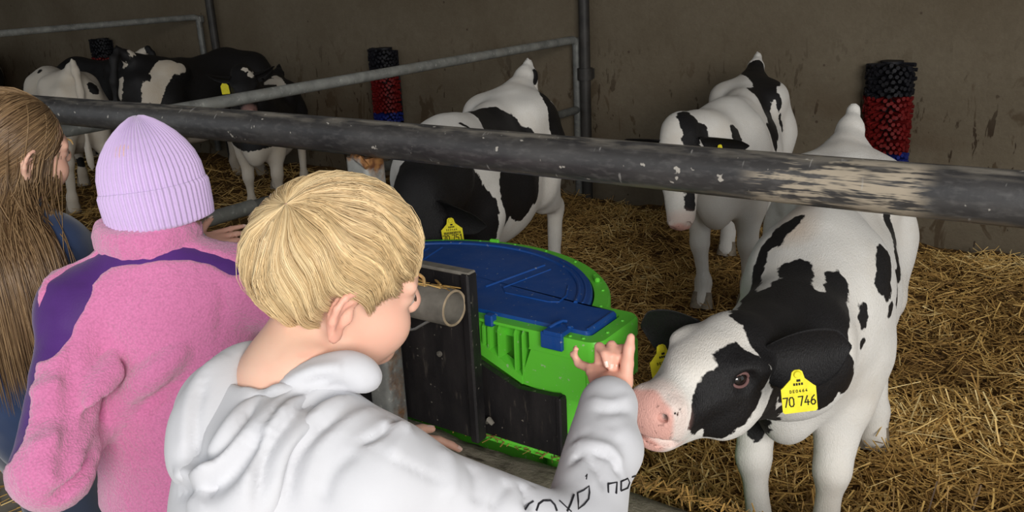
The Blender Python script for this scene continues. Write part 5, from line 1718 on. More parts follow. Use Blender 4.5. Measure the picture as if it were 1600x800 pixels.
M['blond'] = hair_mat('blond_hair', (0.34, 0.205, 0.08), (0.92, 0.72, 0.42))
M['blond_cap'] = simple('blond_scalp', (0.50, 0.33, 0.14), 0.7, 0.2, var=0.25, scale=60)
M['brown_hair'] = hair_mat('dark_blond_hair', (0.085, 0.045, 0.020), (0.40, 0.26, 0.13))
M['brown_cap'] = simple('dark_blond_scalp', (0.15, 0.085, 0.035), 0.7, 0.2, var=0.25, scale=60)
M['lash'] = simple('lash', (0.06, 0.035, 0.02), 0.6)


def face_parts(root, fr, s, origin, lash=True):
    for y in (1, -1):
        mb = MB()
        c = fr.p(np.array((0.0775, y * 0.031, 0.003)) * s) - origin
        th = np.linspace(0, np.pi, 9)
        V, Q = [], []
        n, m = 10, 16
        for i in range(n + 1):
            for j in range(m):
                a, b = math.pi * i / n, 2 * math.pi * j / m
                V.append(c + fr.R @ (np.array((math.cos(a), math.sin(a) * math.cos(b), math.sin(a) * math.sin(b))) * 0.0145 * s))
        for i in range(n):
            for j in range(m):
                Q.append([i * m + j, (i + 1) * m + j, (i + 1) * m + (j + 1) % m, i * m + (j + 1) % m])
        link('eye', np_mesh('eye', np.array(V), np.array(Q)), M['eye_white'], root)
        mb.tube([fr.p(np.array((0.0905 - abs(t) * abs(t) * 40 * 0.3, y * 0.031 + t, 0.0055 - 6 * t * t)) * s) - origin for t in np.linspace(-0.014, 0.014, 9)], 0.0014 * s, 6)
        mb.build('eyelashes', M['lash'], root, True)
        mb = MB()
        mb.tube([fr.p(np.array((0.0985 - abs(t - 0.0) * 0.25, y * (0.030 + t), 0.026 - 4 * t * t)) * s) - origin for t in np.linspace(-0.016, 0.018, 9)], [0.0008, 0.0018, 0.002, 0.002, 0.002, 0.002, 0.0018, 0.0014, 0.0008], 6)
        mb.build('eyebrow', M['blond_cap'], root, True)


# ------------- the boy in the white hooded sweatshirt
BO = np.array((-0.74, 0.47, 0.0))
BOY = thing('person', tuple(BO), 'blond boy in a white hooded sweatshirt reaching out to the calf', 'person', 'children at the barrier')
bf = frame((-0.725, 0.654, 1.085), (0.492, 0.842, -0.221), (0.265, 0.097, 0.959))
b_nb = np.array((-0.735, 0.585, 0.985))
b_sr, b_sl = np.array((-0.588, 0.560, 0.918)), np.array((-0.805, 0.560, 0.940))
b_er, b_wr = np.array((-0.436, 0.708, 0.806)), np.array((-0.504, 0.912, 0.886))
b_el, b_wl = np.array((-0.850, 0.695, 0.80)), np.array((-0.800, 0.768, 0.797))
F = Field(axis(-1.02, -0.38, 0.014, [(-0.86, -0.59, 0.0034), (-0.575, -0.45, 0.0028)]), axis(0.30, 1.10, 0.014, [(0.53, 0.86, 0.0034), (0.86, 1.05, 0.0028)]), axis(0.45, 1.24, 0.014, [(0.78, 0.86, 0.0034), (0.86, 0.97, 0.0028), (0.97, 1.20, 0.0034)]))
head_sdf(F, bf, 1.0, b_nb, (0.040, 0.046))
F.cap(b_nb, b_nb - (0, 0.03, 0.10), 0.055, 0.085, 0.04)
F.cap(b_sl, b_sr, 0.040, 0.040, 0.05)
F.ell((-0.70, 0.525, 0.82), (0.100, 0.075, 0.15), None, 0.05)
F.ell((-0.74, 0.48, 0.62), (0.11, 0.075, 0.15), None, 0.05)
for a, b, c in ((b_sr, b_er, b_wr), (b_sl, b_el, b_wl)):
    F.cap(a, b, 0.038, 0.030, 0.02)
    F.cap(b, c, 0.030, 0.021, 0.01)
# right hand: knuckles towards the calf, index finger up, the rest gently bent
CR, CU, CF = np.array((0.821, 0.569, -0.046)), np.array((-0.141, 0.281, 0.949)), np.array((-0.553, 0.773, -0.311))   # right, up and ahead as the boy sees them
tR = hand_sdf(F, b_wr, CU * 0.50 + CF * 0.86 - CR * 0.05, CF * 0.50 - CU * 0.86, 1, 0.74, bends=((88, 100, 55), (88, 100, 55), (80, 95, 55), (-14, 55, 70)), spread=22, thumb=(12, -4, -1.25))
tL = hand_sdf(F, b_wl, (0.93, 0.30, 0.03), (0.0, -0.15, 1.0), 1, 0.74, curls=(14, 16, 18, 20), spread=8, thumb=(40, 15, 0))


def boy_blush(V):
    q = bf.inv(V)
    cheek = np.exp(-(((q[:, 0] - 0.05) / 0.035) ** 2 + ((np.abs(q[:, 1]) - 0.05) / 0.03) ** 2 + ((q[:, 2] + 0.035) / 0.03) ** 2)) * 0.45
    ear = np.clip((np.abs(q[:, 1]) - 0.072) / 0.008, 0, 1) * (np.abs(q[:, 2]) < 0.05) * (np.abs(q[:, 0] + 0.006) < 0.04) * 0.5
    lip = np.exp(-(((q[:, 0] - 0.094) / 0.012) ** 2 + (q[:, 1] / 0.018) ** 2 + ((q[:, 2] + 0.0555) / 0.008) ** 2)) * 0.8
    tip = np.exp(-(((q[:, 0] - 0.105) / 0.015) ** 2 + (q[:, 1] / 0.02) ** 2 + ((q[:, 2] + 0.018) / 0.015) ** 2)) * 0.4
    hand = (np.linalg.norm(V - b_wr, axis=1) < 0.14) * 0.35
    return {'blush': np.clip(cheek + ear + lip + tip + hand, 0, 0.9)}


finish(F, 'body', M['skin'], BOY, BO, 1, None, boy_blush)
nails(tR + tL, BOY, BO)
face_parts(BOY, bf, 1.0, BO)

# hair: whorl at the back of the crown, everything combed away from it
hc = np.array((-0.006, 0.0, 0.042))
hr_ = np.array((0.092, 0.077, 0.083))


def bowl_hair(n, whorl, hairline, m=14, seed=1, lift=(0.0, 0.010), jit=0.10, over=0.03):
    r = np.random.default_rng(seed)
    w = np.array(whorl, float)
    w /= np.linalg.norm(w)
    e1 = np.cross(w, (0, 1, 0.2))
    e1 /= np.linalg.norm(e1)
    e2 = np.cross(w, e1)
    az = r.uniform(0, 2 * np.pi, n)
    p0 = np.arccos(1 - r.uniform(0.0, 1, n) ** 1.3 * 1.35)
    ps = np.linspace(0, 1, 90)[None] * 2.75
    swirl = 0.35
    A = az[:, None] + swirl * np.exp(-ps * 2.2) + 0.05 * np.sin(ps * 7 + az[:, None] * 5)
    D = np.cos(ps)[..., None] * w + np.sin(ps)[..., None] * (np.cos(A)[..., None] * e1 + np.sin(A)[..., None] * e2)
    P = hc + D * hr_
    hl = hairline(np.arctan2(P[..., 1], P[..., 0]))
    clump = vnoise(np.stack([np.cos(az) * 6, np.sin(az) * 6, az * 0], -1), 1.6, 5) * 0.010
    endz = hl + (clump + r.normal(0, 0.0055, n) - over * 0)[:, None]
    below = (P[..., 2] < endz) & (ps > 0.35)
    pe = np.where(below.any(1), ps[0, below.argmax(1)], 2.7)
    p0 = np.minimum(p0, pe * r.uniform(0.0, 0.8, n))
    p0 = np.maximum(p0, 0.02)
    t = np.linspace(0, 1, m)
    pp = p0[:, None] + (pe - p0)[:, None] * t
    A = az[:, None] + swirl * np.exp(-pp * 2.2) + 0.05 * np.sin(pp * 7 + az[:, None] * 5) + r.normal(0, 0.015, n)[:, None] * t
    D = np.cos(pp)[..., None] * w + np.sin(pp)[..., None] * (np.cos(A)[..., None] * e1 + np.sin(A)[..., None] * e2)
    ridge = 0.0035 * np.sin(az * 23 + 2.0 * np.sin(az * 5))[:, None] * np.clip(pp, 0, 1)
    lf = ((r.uniform(*lift, n))[:, None] + ridge + 0.003) * np.sin(np.pi * np.clip(t * 0.80 + 0.0, 0, 1)) - 0.003 * (1 - t)
    return hc + D * (hr_ + lf[..., None]), az, r


def boy_line(th):
    a = np.degrees(np.abs(th))
    rt = np.interp(a, [0, 42, 54, 64, 74, 84, 104, 114, 126, 180], [0.026, 0.022, 0.016, 0.000, -0.004, 0.026, 0.026, -0.020, -0.048, -0.064])
    lt = np.interp(a, [0, 48, 60, 75, 90, 124, 180], [0.026, 0.020, 0.010, -0.020, -0.040, -0.056, -0.064])
    return np.where(th < 0, rt, lt)


WH = (-0.68, -0.16, 0.72)
P, az, r = bowl_hair(11500, WH, boy_line, 10, 3, (0.0, 0.009))
lock = 0.5 + 0.5 * np.sin(az * 23 + 2.0 * np.sin(az * 5))
sh = 0.44 + 0.26 * lock + r.normal(0, 0.13, len(az))
me = strand_mesh('hair', (P.reshape(-1, 3) @ bf.R.T + bf.o - BO).reshape(P.shape), np.full(len(P), 0.00058) * r.uniform(0.7, 1.3, len(P)), sh)
HAIR = link('hair', me, M['blond'], BOY)
tag(HAIR, 'straight blond hair in a bowl cut')
# a few loose hairs round the outline
P, az, r = bowl_hair(120, WH, boy_line, 12, 9, (0.006, 0.014))
me = strand_mesh('loose_hair', (P.reshape(-1, 3) @ bf.R.T + bf.o - BO).reshape(P.shape), np.full(len(P), 0.00045), r.uniform(0.5, 1, len(P)))
link('loose_hair', me, M['blond'], HAIR)


def hair_cap(parent, fr, origin, mat, line, shrink=0.004, n=120, m=40, center=hc, radii=hr_, name='scalp_hair'):
    th = np.linspace(-np.pi, np.pi, n, endpoint=False)
    V = []
    for i in range(m):
        t = i / (m - 1)
        zl = line(th) - 0.002
        el0 = np.arcsin(np.clip((zl - center[2]) / radii[2], -0.98, 0.98))
        el = np.pi / 2 * (1 - t) + el0 * t
        D = np.stack([np.cos(el) * np.cos(th), np.cos(el) * np.sin(th), np.sin(el)], 1)
        V.append(center + D * (radii - shrink))
    V = np.concatenate(V)
    Q = [[i * n + j, (i + 1) * n + j, (i + 1) * n + (j + 1) % n, i * n + (j + 1) % n] for i in range(m - 1) for j in range(n)]
    return link(name, np_mesh(name, fr.p((0, 0, 0)) + V @ fr.R.T - origin, np.array(Q)), mat, parent)


hair_cap(HAIR, bf, BO, M['blond_cap'], boy_line)

# sweatshirt
F = Field(axis(-1.04, -0.36, 0.0050), axis(0.30, 1.02, 0.0050), axis(0.44, 1.06, 0.011, [(0.70, 1.06, 0.0050)]))
F.ell((-0.70, 0.515, 0.83), (0.135, 0.105, 0.17), None, 0.04)
F.ell((-0.71, 0.47, 0.62), (0.145, 0.110, 0.19), None, 0.06)
F.cap(b_sl, b_sr, 0.056, 0.056, 0.06)
F.cap(b_nb - (0, 0.01, 0.03), b_sr, 0.052, 0.050, 0.05)
F.cap(b_nb - (0, 0.01, 0.03), b_sl, 0.052, 0.050, 0.05)
F.cap(b_sr, b_er, 0.058, 0.047, 0.03)
F.cap(b_er, b_wr - (b_wr - b_er) * 0.10, 0.050, 0.038, 0.02)
F.ell(b_er * 0.42 + b_wr * 0.58 + CR * 0.018, (0.036, 0.040, 0.034), None, 0.02)
F.cap(b_wr - (b_wr - b_er) * 0.16, b_wr - (b_wr - b_er) * 0.03, 0.031, 0.029, 0.006)
F.cap(b_sl, b_el, 0.058, 0.048, 0.03)
F.cap(b_el, b_wl - (b_wl - b_el) * 0.15, 0.046, 0.034, 0.02)
F.cap(bf.p((-0.02, 0, -0.03)), b_nb + (0, 0, 0.01), 0.052, 0.060, 0.01, 'sub')
F.cap(b_wr - (b_wr - b_er) * 0.02, b_wr + (b_wr - b_er) * 0.2, 0.022, 0.026, 0.004, 'sub')
F.plane((0, 0, 0.47), (0, 0, -1), 0.02)
finish(F, 'sweatshirt', M['hoodie'], BOY, BO, 1, lambda V: vnoise(V, 12, 71) * 0.0014 + folds(V, CLOTH_FOLDS))
# hood lying open on the back
F = Field(axis(-1.00, -0.50, 0.0044), axis(0.30, 0.78, 0.0044), axis(0.72, 1.08, 0.0044))
for ln in HOOD_BASE:
    F.tube(*curve(*ln), 0.020)
F.cap(bf.p((-0.02, 0, -0.03)), b_nb + (0, 0, 0.0), 0.050, 0.056, 0.01, 'sub')
finish(F, 'hood', M['hoodie'], BOY, BO, 1, lambda V: vnoise(V, 16, 73) * 0.0010 + folds(V, CLOTH_FOLDS))
mb = MB()
for ln in [q for q in SLEEVE_PRINT if len(q[0]) > 1]:
    mb.tube([np.array(q) - BO for q in ln[0]], ln[1], 6)
len(mb.V) and mb.build('sleeve_print', M['print'], bpy.data.objects['sweatshirt'], True, label='black lettering on the white sleeve')
mb = MB()
e_ = np.array(EYELET) - BO
mb.tube([e_ + 0.0042 * (CR * math.cos(a) * 0.55 + CU * math.sin(a)) for a in np.linspace(0, 2 * np.pi, 17)], 0.0011, 6)
mb.build('eyelet', M['wire'], bpy.data.objects['sweatshirt'], True)
simple_legs(BOY, BO, 0.50, ((-0.81, 0.42, 0.0), (-0.66, 0.45, 0.0)), M['denim'], M['shoe'], (-0.74, 0.46))


# ------------- the girl in the lilac beanie and pink fleece
GO = np.array((-1.36, 0.78, 0.0))
GIRL = thing('person', tuple(GO), 'child seen from behind in a lilac ribbed beanie and pink fleece jacket', 'person', 'children at the barrier')
gf = frame((-1.404, 0.876, 1.076), (-0.66, 0.75, -0.10), (-0.085, -0.055, 1.0))
g_lat = np.array((0.74, 0.67, 0.0))
g_fwd = np.array((-0.67, 0.74, 0.0))
g_nb = np.array((-1.385, 0.84, 0.975))
g_sl, g_sr = np.array((-1.432, 0.718, 0.900)), np.array((-1.262, 0.925, 0.905))
g_el, g_wl = np.array((-1.318, 0.565, 0.700)), np.array((-1.45, 0.70, 0.70))
g_er, g_wr = np.array((-1.160, 0.975, 0.850)), np.array((-1.23, 1.11, 0.90))
F = Field(axis(-1.62, -1.10, 0.014, [(-1.51, -1.30, 0.005)]), axis(0.48, 1.25, 0.014, [(0.77, 0.98, 0.005)]), axis(0.42, 1.24, 0.014, [(0.97, 1.20, 0.005)]))
head_sdf(F, gf, 0.93, g_nb, (0.042, 0.046))
F.cap(g_sl, g_sr, 0.040, 0.040, 0.05)
F.cap(g_nb, 0.5 * (g_sl + g_sr) - (0, 0, 0.03), 0.046, 0.045, 0.04)
F.ell(0.5 * (g_sl + g_sr) + (0, 0.02, -0.12), (0.075, 0.065, 0.15), None, 0.04)
F.ell(0.5 * (g_sl + g_sr) + (0, 0, -0.32), (0.085, 0.07, 0.13), None, 0.05)
tG = []
for a, b, c, sd in ((g_sr, g_er, g_wr, -1), (g_sl, g_el, g_wl, 1)):
    F.cap(a, b, 0.038, 0.030, 0.02)
    F.cap(b, c, 0.030, 0.021, 0.01)
    dd = (c - b) / np.linalg.norm(c - b)
    tG += hand_sdf(F, c, dd, (0.3 * sd, 0.1, 1.0), -sd, 0.74, curls=(22, 24, 26, 28))
finish(F, 'body', M['skin'], GIRL, GO, 1, None, lambda V: {'blush': np.full(len(V), 0.12)})
face_parts(GIRL, gf, 1.0, GO)
# strands of dark hair escaping under the beanie on the right
r = np.random.default_rng(4)
n = 260
y0 = -0.070 - r.uniform(0, 0.006, n)
x0 = r.uniform(-0.045, 0.030, n)
t = np.linspace(0, 1, 9)
P = np.stack([x0[:, None] - 0.012 * t + 0.004 * np.sin(6 * t + x0[:, None] * 90), y0[:, None] + 0.004 * np.sin(5 * t), 0.005 - (0.055 + r.uniform(0, 0.025, n))[:, None] * t], -1)
link('hair', strand_mesh('hair', (P.reshape(-1, 3) @ gf.R.T + gf.o - GO).reshape(P.shape), np.full(n, 0.0007), r.uniform(0.0, 0.4, n)), M['brown_hair'], GIRL)


def ribbed(name, prof, ribs, amp, cx, parent, mat, na=760, squash=(1.0, 1.0), twist=0.0):
    """Knitted tube: profile (r, z, rib) swept round with vertical ribs."""
    th = np.linspace(0, 2 * np.pi, na, endpoint=False)
    V = []
    for (rr, z, am) in prof:
        c = np.cos(th * ribs)
        rib = np.sign(c) * np.abs(c) ** 0.6 * amp * am
        R_ = rr + rib * min(1, rr / 0.03)
        V.append(np.stack([np.cos(th) * R_ * squash[0], np.sin(th) * R_ * squash[1], np.full(na, z) + 0.0012 * np.sin(th * 3)], 1))
    V = np.concatenate(V)
    m = len(prof)
    Q = [[i * na + j, i * na + (j + 1) % na, (i + 1) * na + (j + 1) % na, (i + 1) * na + j] for i in range(m - 1) for j in range(na)]
    return link(name, np_mesh(name, np.asarray(cx) + V @ gf.R.T, np.array(Q)), mat, parent)


hp_ = gf.p((-0.004, -0.006, -0.012)) - GO
crown = [(0.088, -0.002, 1), (0.0915, 0.022, 1), (0.0895, 0.046, 1), (0.083, 0.068, 1), (0.072, 0.088, 1), (0.058, 0.106, 1.1), (0.042, 0.121, 1.2), (0.026, 0.133, 1.3), (0.013, 0.1405, 1.2), (0.005, 0.142, 0.6), (0.0005, 0.1405, 0)]


def dense(prof, k=4):
    prof = np.array(prof)
    t = np.linspace(0, len(prof) - 1, (len(prof) - 1) * k + 1)
    return [tuple(np.interp(t_, np.arange(len(prof)), prof[:, c]) for c in range(3)) for t_ in t]


BEANIE = ribbed('beanie', dense(crown), 58, 0.0021, hp_, GIRL, M['knit'], squash=(1.06, 0.96))
ribbed('beanie_cuff', dense([(0.083, -0.046, 0.3), (0.087, -0.050, 0.6), (0.092, -0.047, 1), (0.094, -0.030, 1), (0.0955, 0.0, 1), (0.0955, 0.014, 1), (0.093, 0.020, 0.8), (0.088, 0.018, 0.4)]), 58, 0.0021, hp_, BEANIE, M['knit'], squash=(1.06, 0.96))

# fleece jacket with a purple yoke
F = Field(axis(-1.66, -1.06, 0.0055), axis(0.42, 1.22, 0.0055), axis(0.46, 1.06, 0.0055))
Rg = np.stack([g_lat, g_fwd, (0, 0, 1)], 1)
tc = 0.5 * (g_sl + g_sr)
F.ell(tc + g_fwd * 0.01 - (0, 0, 0.10), (0.150, 0.105, 0.17), Rg, 0.05)
F.ell(tc + g_fwd * 0.0 - (0, 0, 0.30), (0.155, 0.115, 0.20), Rg, 0.06)
F.ell(tc - g_fwd * 0.005 - (0, 0, 0.40), (0.160, 0.120, 0.10), Rg, 0.05)
F.cap(g_sl, g_sr, 0.058, 0.058, 0.06)
F.cap(g_nb - (0, 0, 0.02), g_sl, 0.060, 0.052, 0.05)
F.cap(g_nb - (0, 0, 0.02), g_sr, 0.060, 0.052, 0.05)
F.cap(g_sl, g_el, 0.056, 0.056, 0.03)
F.cap(g_el, g_el + (g_wl - g_el) * 0.9, 0.054, 0.040, 0.03)
F.cap(g_sr, g_er, 0.056, 0.052, 0.03)
F.cap(g_er, g_er + (g_wr - g_er) * 0.9, 0.050, 0.038, 0.03)
for ln in FLEECE_RIDGES:
    F.tube(*curve(*ln), 0.022)
for ln in FLEECE_GROOVES:
    F.tube(*curve(*ln), 0.016, 'sub')
F.cap(gf.p((-0.02, 0, -0.02)), g_nb, 0.056, 0.064, 0.01, 'sub')
F.plane((0, 0, 0.50), (0, 0, -1), 0.03)
V, Q = F.surface()
V = relax(V, Q, 2, 0.5)
yk = blob_field(V + 0.003 * np.stack([vnoise(V, 40, 1), vnoise(V, 40, 2), vnoise(V, 40, 3)], 1), YOKE + [(g_sl - g_lat * 0.050 + (0, 0, 0.03), g_el - g_lat * 0.052 + (0.0, 0.0, 0.05), 0.034)])
Nn = v_normals(V, Q)
fuzz = (vnoise(V, 16, 81) * 0.0028 + vnoise(V, 85, 82) * 0.0010 + vnoise(V, 160, 83) * 0.0011)
ramp_ = np.clip((yk + 0.003) / 0.008, 0, 1)
Vf = V + Nn * (fuzz * (1 - ramp_) + 0.0035 - 0.010 * ramp_)[:, None]
Vy = V + Nn * (vnoise(V, 30, 84) * 0.0015 + vnoise(V, 55, 85) * 0.0008 - 0.0008)[:, None]


def submesh(name, V, Q, keep, mat, parent, origin):
    q = Q[keep]
    used = np.unique(q)
    mp = np.full(len(V), -1)
    mp[used] = np.arange(len(used))
    return link(name, np_mesh(name, V[used] - origin, mp[q]), mat, parent)


submesh('fleece_jacket', Vf, Q, (yk[Q] < 0.012).all(1), M['pink'], GIRL, GO)
submesh('purple_yoke', Vy, Q, (yk[Q] > -0.008).any(1), M['purple'], GIRL, GO)
# stand-up collar
F = Field(axis(-1.53, -1.25, 0.0045), axis(0.70, 1.0, 0.0045), axis(0.92, 1.06, 0.0045))
cc = g_nb + (-0.005, 0.008, 0.010)
ring = [cc + Rg @ np.array((0.074 * math.cos(a), 0.070 * math.sin(a) - 0.002, 0.022 + 0.006 * math.sin(a))) for a in np.linspace(0, 2 * np.pi, 25)]
F.tube(ring, 0.015, 0.01)
F.tube([q + (0, 0, 0.014) for q in ring], 0.013, 0.01)
F.tube([q - (0, 0, 0.016) for q in ring], 0.013, 0.01)
finish(F, 'collar', M['pink'], GIRL, GO, 1, lambda V: vnoise(V, 85, 82) * 0.0016 + vnoise(V, 160, 83) * 0.0010)
simple_legs(GIRL, GO, 0.50, (tuple(GO + g_lat * 0.08), tuple(GO - g_lat * 0.08)), M['denim'], M['shoe'], (GO[0], GO[1]))

# ------------- the long-haired girl at the left edge
LO = np.array((-1.86, 0.80, 0.0))
LGR = thing('person', tuple(LO), 'girl with long loose hair in a navy jacket at the left edge', 'person', 'children at the barrier')
lf = frame((-1.835, 0.861, 1.114), (0.093, 0.992, -0.088), (0.269, 0.06, 0.961))
l_nb = np.array((-1.845, 0.82, 1.005))
l_sr, l_sl = np.array((-1.725, 0.845, 0.930)), np.array((-1.975, 0.845, 0.935))
l_er, l_wr = np.array((-1.77, 1.02, 0.815)), np.array((-1.778, 1.195, 0.828))
l_el, l_wl = np.array((-2.02, 1.00, 0.80)), np.array((-2.0, 1.17, 0.84))
F = Field(axis(-2.14, -1.60, 0.014, [(-1.93, -1.72, 0.0045)]), axis(0.62, 1.36, 0.014, [(0.74, 1.0, 0.0045), (1.18, 1.32, 0.004)]), axis(0.45, 1.27, 0.014, [(0.79, 0.87, 0.004), (0.99, 1.24, 0.0045)]))
head_sdf(F, lf, 1.0, l_nb, (0.041, 0.046))
F.cap(l_sl, l_sr, 0.040, 0.040, 0.05)
F.cap(l_nb, l_nb - (0, 0.01, 0.10), 0.050, 0.078, 0.04)
F.ell(l_nb - (0, 0.02, 0.20), (0.11, 0.075, 0.16), None, 0.05)
F.ell(l_nb - (0, 0.03, 0.40), (0.11, 0.080, 0.15), None, 0.05)
for a, b, c in ((l_sr, l_er, l_wr), (l_sl, l_el, l_wl)):
    F.cap(a, b, 0.038, 0.030, 0.02)
    F.cap(b, c, 0.030, 0.022, 0.01)
tR = hand_sdf(F, l_wr, CR * 0.80 + CF * 0.35 + CU * 0.22, -CF * 0.75 + CU * 0.45 - CR * 0.15, 1, 0.80, curls=(6, 7, 8, 10), spread=7, thumb=(58, 12, 0.1))
tL = hand_sdf(F, l_wl, (0.1, 0.9, 0.1), (0.1, 0, 1), -1, 0.78)
finish(F, 'body', M['skin'], LGR, LO, 1, None, lambda V: {'blush': np.full(len(V), 0.10) + 0.25 * (np.linalg.norm(V - l_wr, axis=1) < 0.15)})
nails(tR + tL, LGR, LO)
face_parts(LGR, lf, 1.0, LO)
F = Field(axis(-2.20, -1.56, 0.0085), axis(0.58, 1.24, 0.0085), axis(0.40, 1.08, 0.0085))
F.ell(l_nb - (0, 0.02, 0.18), (0.145, 0.105, 0.17), None, 0.05)
F.ell(l_nb - (0, 0.03, 0.40), (0.150, 0.115, 0.20), None, 0.06)
F.cap(l_sl, l_sr, 0.056, 0.056, 0.06)
F.cap(l_nb - (0, 0, 0.02), l_sr, 0.056, 0.052, 0.05)
F.cap(l_nb - (0, 0, 0.02), l_sl, 0.056, 0.052, 0.05)
for a, b, c in ((l_sr, l_er, l_wr), (l_sl, l_el, l_wl)):
    F.cap(a, b, 0.050, 0.046, 0.03)
    F.cap(b, b + (c - b) * 0.93, 0.046, 0.035, 0.02)
F.cap(l_nb + (0, 0, 0.01), l_nb + (0, 0, 0.06), 0.056, 0.060, 0.01, 'sub')
F.plane((0, 0, 0.44), (0, 0, -1), 0.02)
finish(F, 'jacket', M['navy'], LGR, LO, 1, lambda V: vnoise(V, 14, 91) * 0.005 + vnoise(V, 34, 92) * 0.002)
F = Field(axis(-1.84, -1.70, 0.004), axis(1.10, 1.26, 0.004), axis(0.76, 0.90, 0.004))
dc = (l_wr - l_er) / np.linalg.norm(l_wr - l_er)
F.cap(l_wr - dc * 0.03, l_wr + dc * 0.012, 0.031, 0.029, 0.004)
F.cap(l_wr + dc * 0.005, l_wr + dc * 0.06, 0.022, 0.022, 0.004, 'sub')
finish(F, 'shirt_cuff', M['cuff'], LGR, LO, 1)
simple_legs(LGR, LO, 0.50, ((-1.93, 0.78, 0.0), (-1.79, 0.78, 0.0)), M['denim'], M['shoe'], (-1.86, 0.79))


def long_hair(n, seed, shade0):
    """Hair combed back from the forehead, tucked behind the ears, falling over the back and shoulders."""
    r = np.random.default_rng(seed)
    m, steps = 18, 70
    # roots on the upper skull
    th = r.uniform(-np.pi, np.pi, n)
    el = np.arcsin(r.uniform(0.06, 1.0, n))
    line = np.interp(np.abs(np.degrees(th)), [0, 40, 60, 80, 105, 180], [0.066, 0.062, 0.050, 0.032, 0.0, -0.05])
    c, rad = np.array((-0.008, 0, 0.042)), np.array((0.090, 0.076, 0.082))
    emin = np.arcsin(np.clip((line - c[2]) / rad[2], -0.9, 0.9))
    el = np.maximum(el, emin + 0.02)
    D = np.stack([np.cos(el) * np.cos(th), np.cos(el) * np.sin(th), np.sin(el)], 1)
    P = c + D * rad
    side = np.where(P[:, 1] >= 0, 1.0, -1.0)
    lift = 1.0 + r.uniform(0.02, 0.14, n)
    L = r.uniform(0.42, 0.56, n)
    ph = r.uniform(0, 6.28, n)
    dxt = np.where(side < 0, 1, -1) * r.uniform(0.190, 0.222, n)
    phi = np.radians(r.uniform(-78, 14, n))
    gdown = lf.R.T @ np.array((0, 0, -1.0))
    front = (r.uniform(0, 1, n) < 0.05) & (P[:, 0] > -0.02)   # locks that fall before the ear on to the chest
    out = [P.copy()]
    ds = L / steps
    V = np.zeros_like(P)
    for k in range(steps):
        q = (P - c) / rad
        rho = np.linalg.norm(q, axis=1)
        nrm = (P - c) / rad ** 2
        nrm /= np.linalg.norm(nrm, axis=1)[:, None]
        onhead = P[:, 2] > np.where(front, 0.01, -0.012)
        back = np.where(front, -0.15, -1.15)
        flow = np.stack([back, side * np.where(front, 0.35, 0.30), np.full(n, -0.55) - 0.6 * (q[:, 2] < 0.3)], 1)
        fall = gdown[None] * 1.0 + np.stack([np.where((P[:, 0] > -0.03) & ~front, -0.75, -0.12) + 0.06 * np.sin(k * 0.16 + ph), side * 0.08 + 0.06 * np.sin(k * 0.13 + ph * 1.7), 0 * ph], 1)
        v = np.where(onhead[:, None], flow, fall)
        vn = (v * nrm).sum(1)
        v = np.where((onhead & (rho < lift + 0.05))[:, None], v - nrm * vn[:, None], v)
        v /= np.linalg.norm(v, axis=1)[:, None] + 1e-9
        V = v if k == 0 else V * 0.75 + v * 0.25
        P = P + V * ds[:, None]
        q = (P - c) / rad
        rho = np.linalg.norm(q, axis=1)
        tgt = 1 + (lift - 1) * min(1, k / 8)
        push = onhead
        P = np.where(push[:, None], c + q / rho[:, None] * tgt[:, None] * rad, P) if not np.isscalar(tgt) else P
        # keep clear of neck, back and shoulders
        W = P @ lf.R.T + lf.o
        dxy = W[:, :2] - np.array((l_nb[0], l_nb[1] - 0.005))
        pull = np.clip((1.06 - W[:, 2]) / 0.06, 0, 1)[:, None] * 0.13
        dxy = dxy + (np.stack([dxt * np.cos(phi), 0.150 * np.sin(phi)], 1) - dxy) * pull
        W[:, :2] = dxy + np.array((l_nb[0], l_nb[1] - 0.005))
        P = (W - lf.o) @ lf.R
        out.append(P.copy())
    A = np.stack(out, 1)
    for _ in range(14):
        A[:, 1:-1] = 0.25 * A[:, :-2] + 0.5 * A[:, 1:-1] + 0.25 * A[:, 2:]
    idx = np.linspace(0, steps, m).round().astype(int)
    A = A[:, idx]
    sh = shade0 + 0.22 * np.sin(th * 9 + 3 * np.sin(th * 4)) + r.normal(0, 0.16, n)
    return A @ lf.R.T + lf.o - LO, sh, r


P, sh, r = long_hair(7600, 5, 0.42)
LH = link('hair', strand_mesh('hair', P, np.full(len(P), 0.00125) * r.uniform(0.7, 1.3, len(P)), sh), M['brown_hair'], LGR, 'long loose dark blond hair')
hair_cap(LH, lf, LO, M['brown_cap'], lambda th: np.interp(np.abs(np.degrees(th)), [0, 40, 60, 80, 105, 180], [0.068, 0.064, 0.052, 0.034, 0.002, -0.05]), 0.004, center=np.array((-0.008, 0, 0.042)), radii=np.array((0.090, 0.076, 0.082)))


# ---------------------------------------------------------------- straw bedding


def bed_height(x, y):
    P = np.stack([x, y, np.zeros_like(x)], -1)
    h = vnoise(P, 1.7, 21) * 0.030 + vnoise(P, 4.5, 22) * 0.020 + vnoise(P, 11, 23) * 0.012
    h = h - 0.035 + 0.05 * np.clip((1.75 - y) / 0.35, 0, 1) * (x > -2.9)
    return h


gx = np.concatenate([np.linspace(-13, -3.2, 100), np.linspace(-3.1, 2.5, 190)])
gy = np.linspace(1.38, 4.82, 110)
GX, GY = np.meshgrid(gx, gy, indexing='ij')
GZ = bed_height(GX, GY)
V = np.stack([GX, GY, GZ], -1).reshape(-1, 3)
ni, nj = GX.shape
I, J = np.meshgrid(np.arange(ni - 1), np.arange(nj - 1), indexing='ij')
a = (I * nj + J).ravel()
tag(link('pen_floor', np_mesh('pen_floor', V, np.stack([a, a + nj, a + nj + 1, a + 1], 1)), M['bed']), kind='structure')


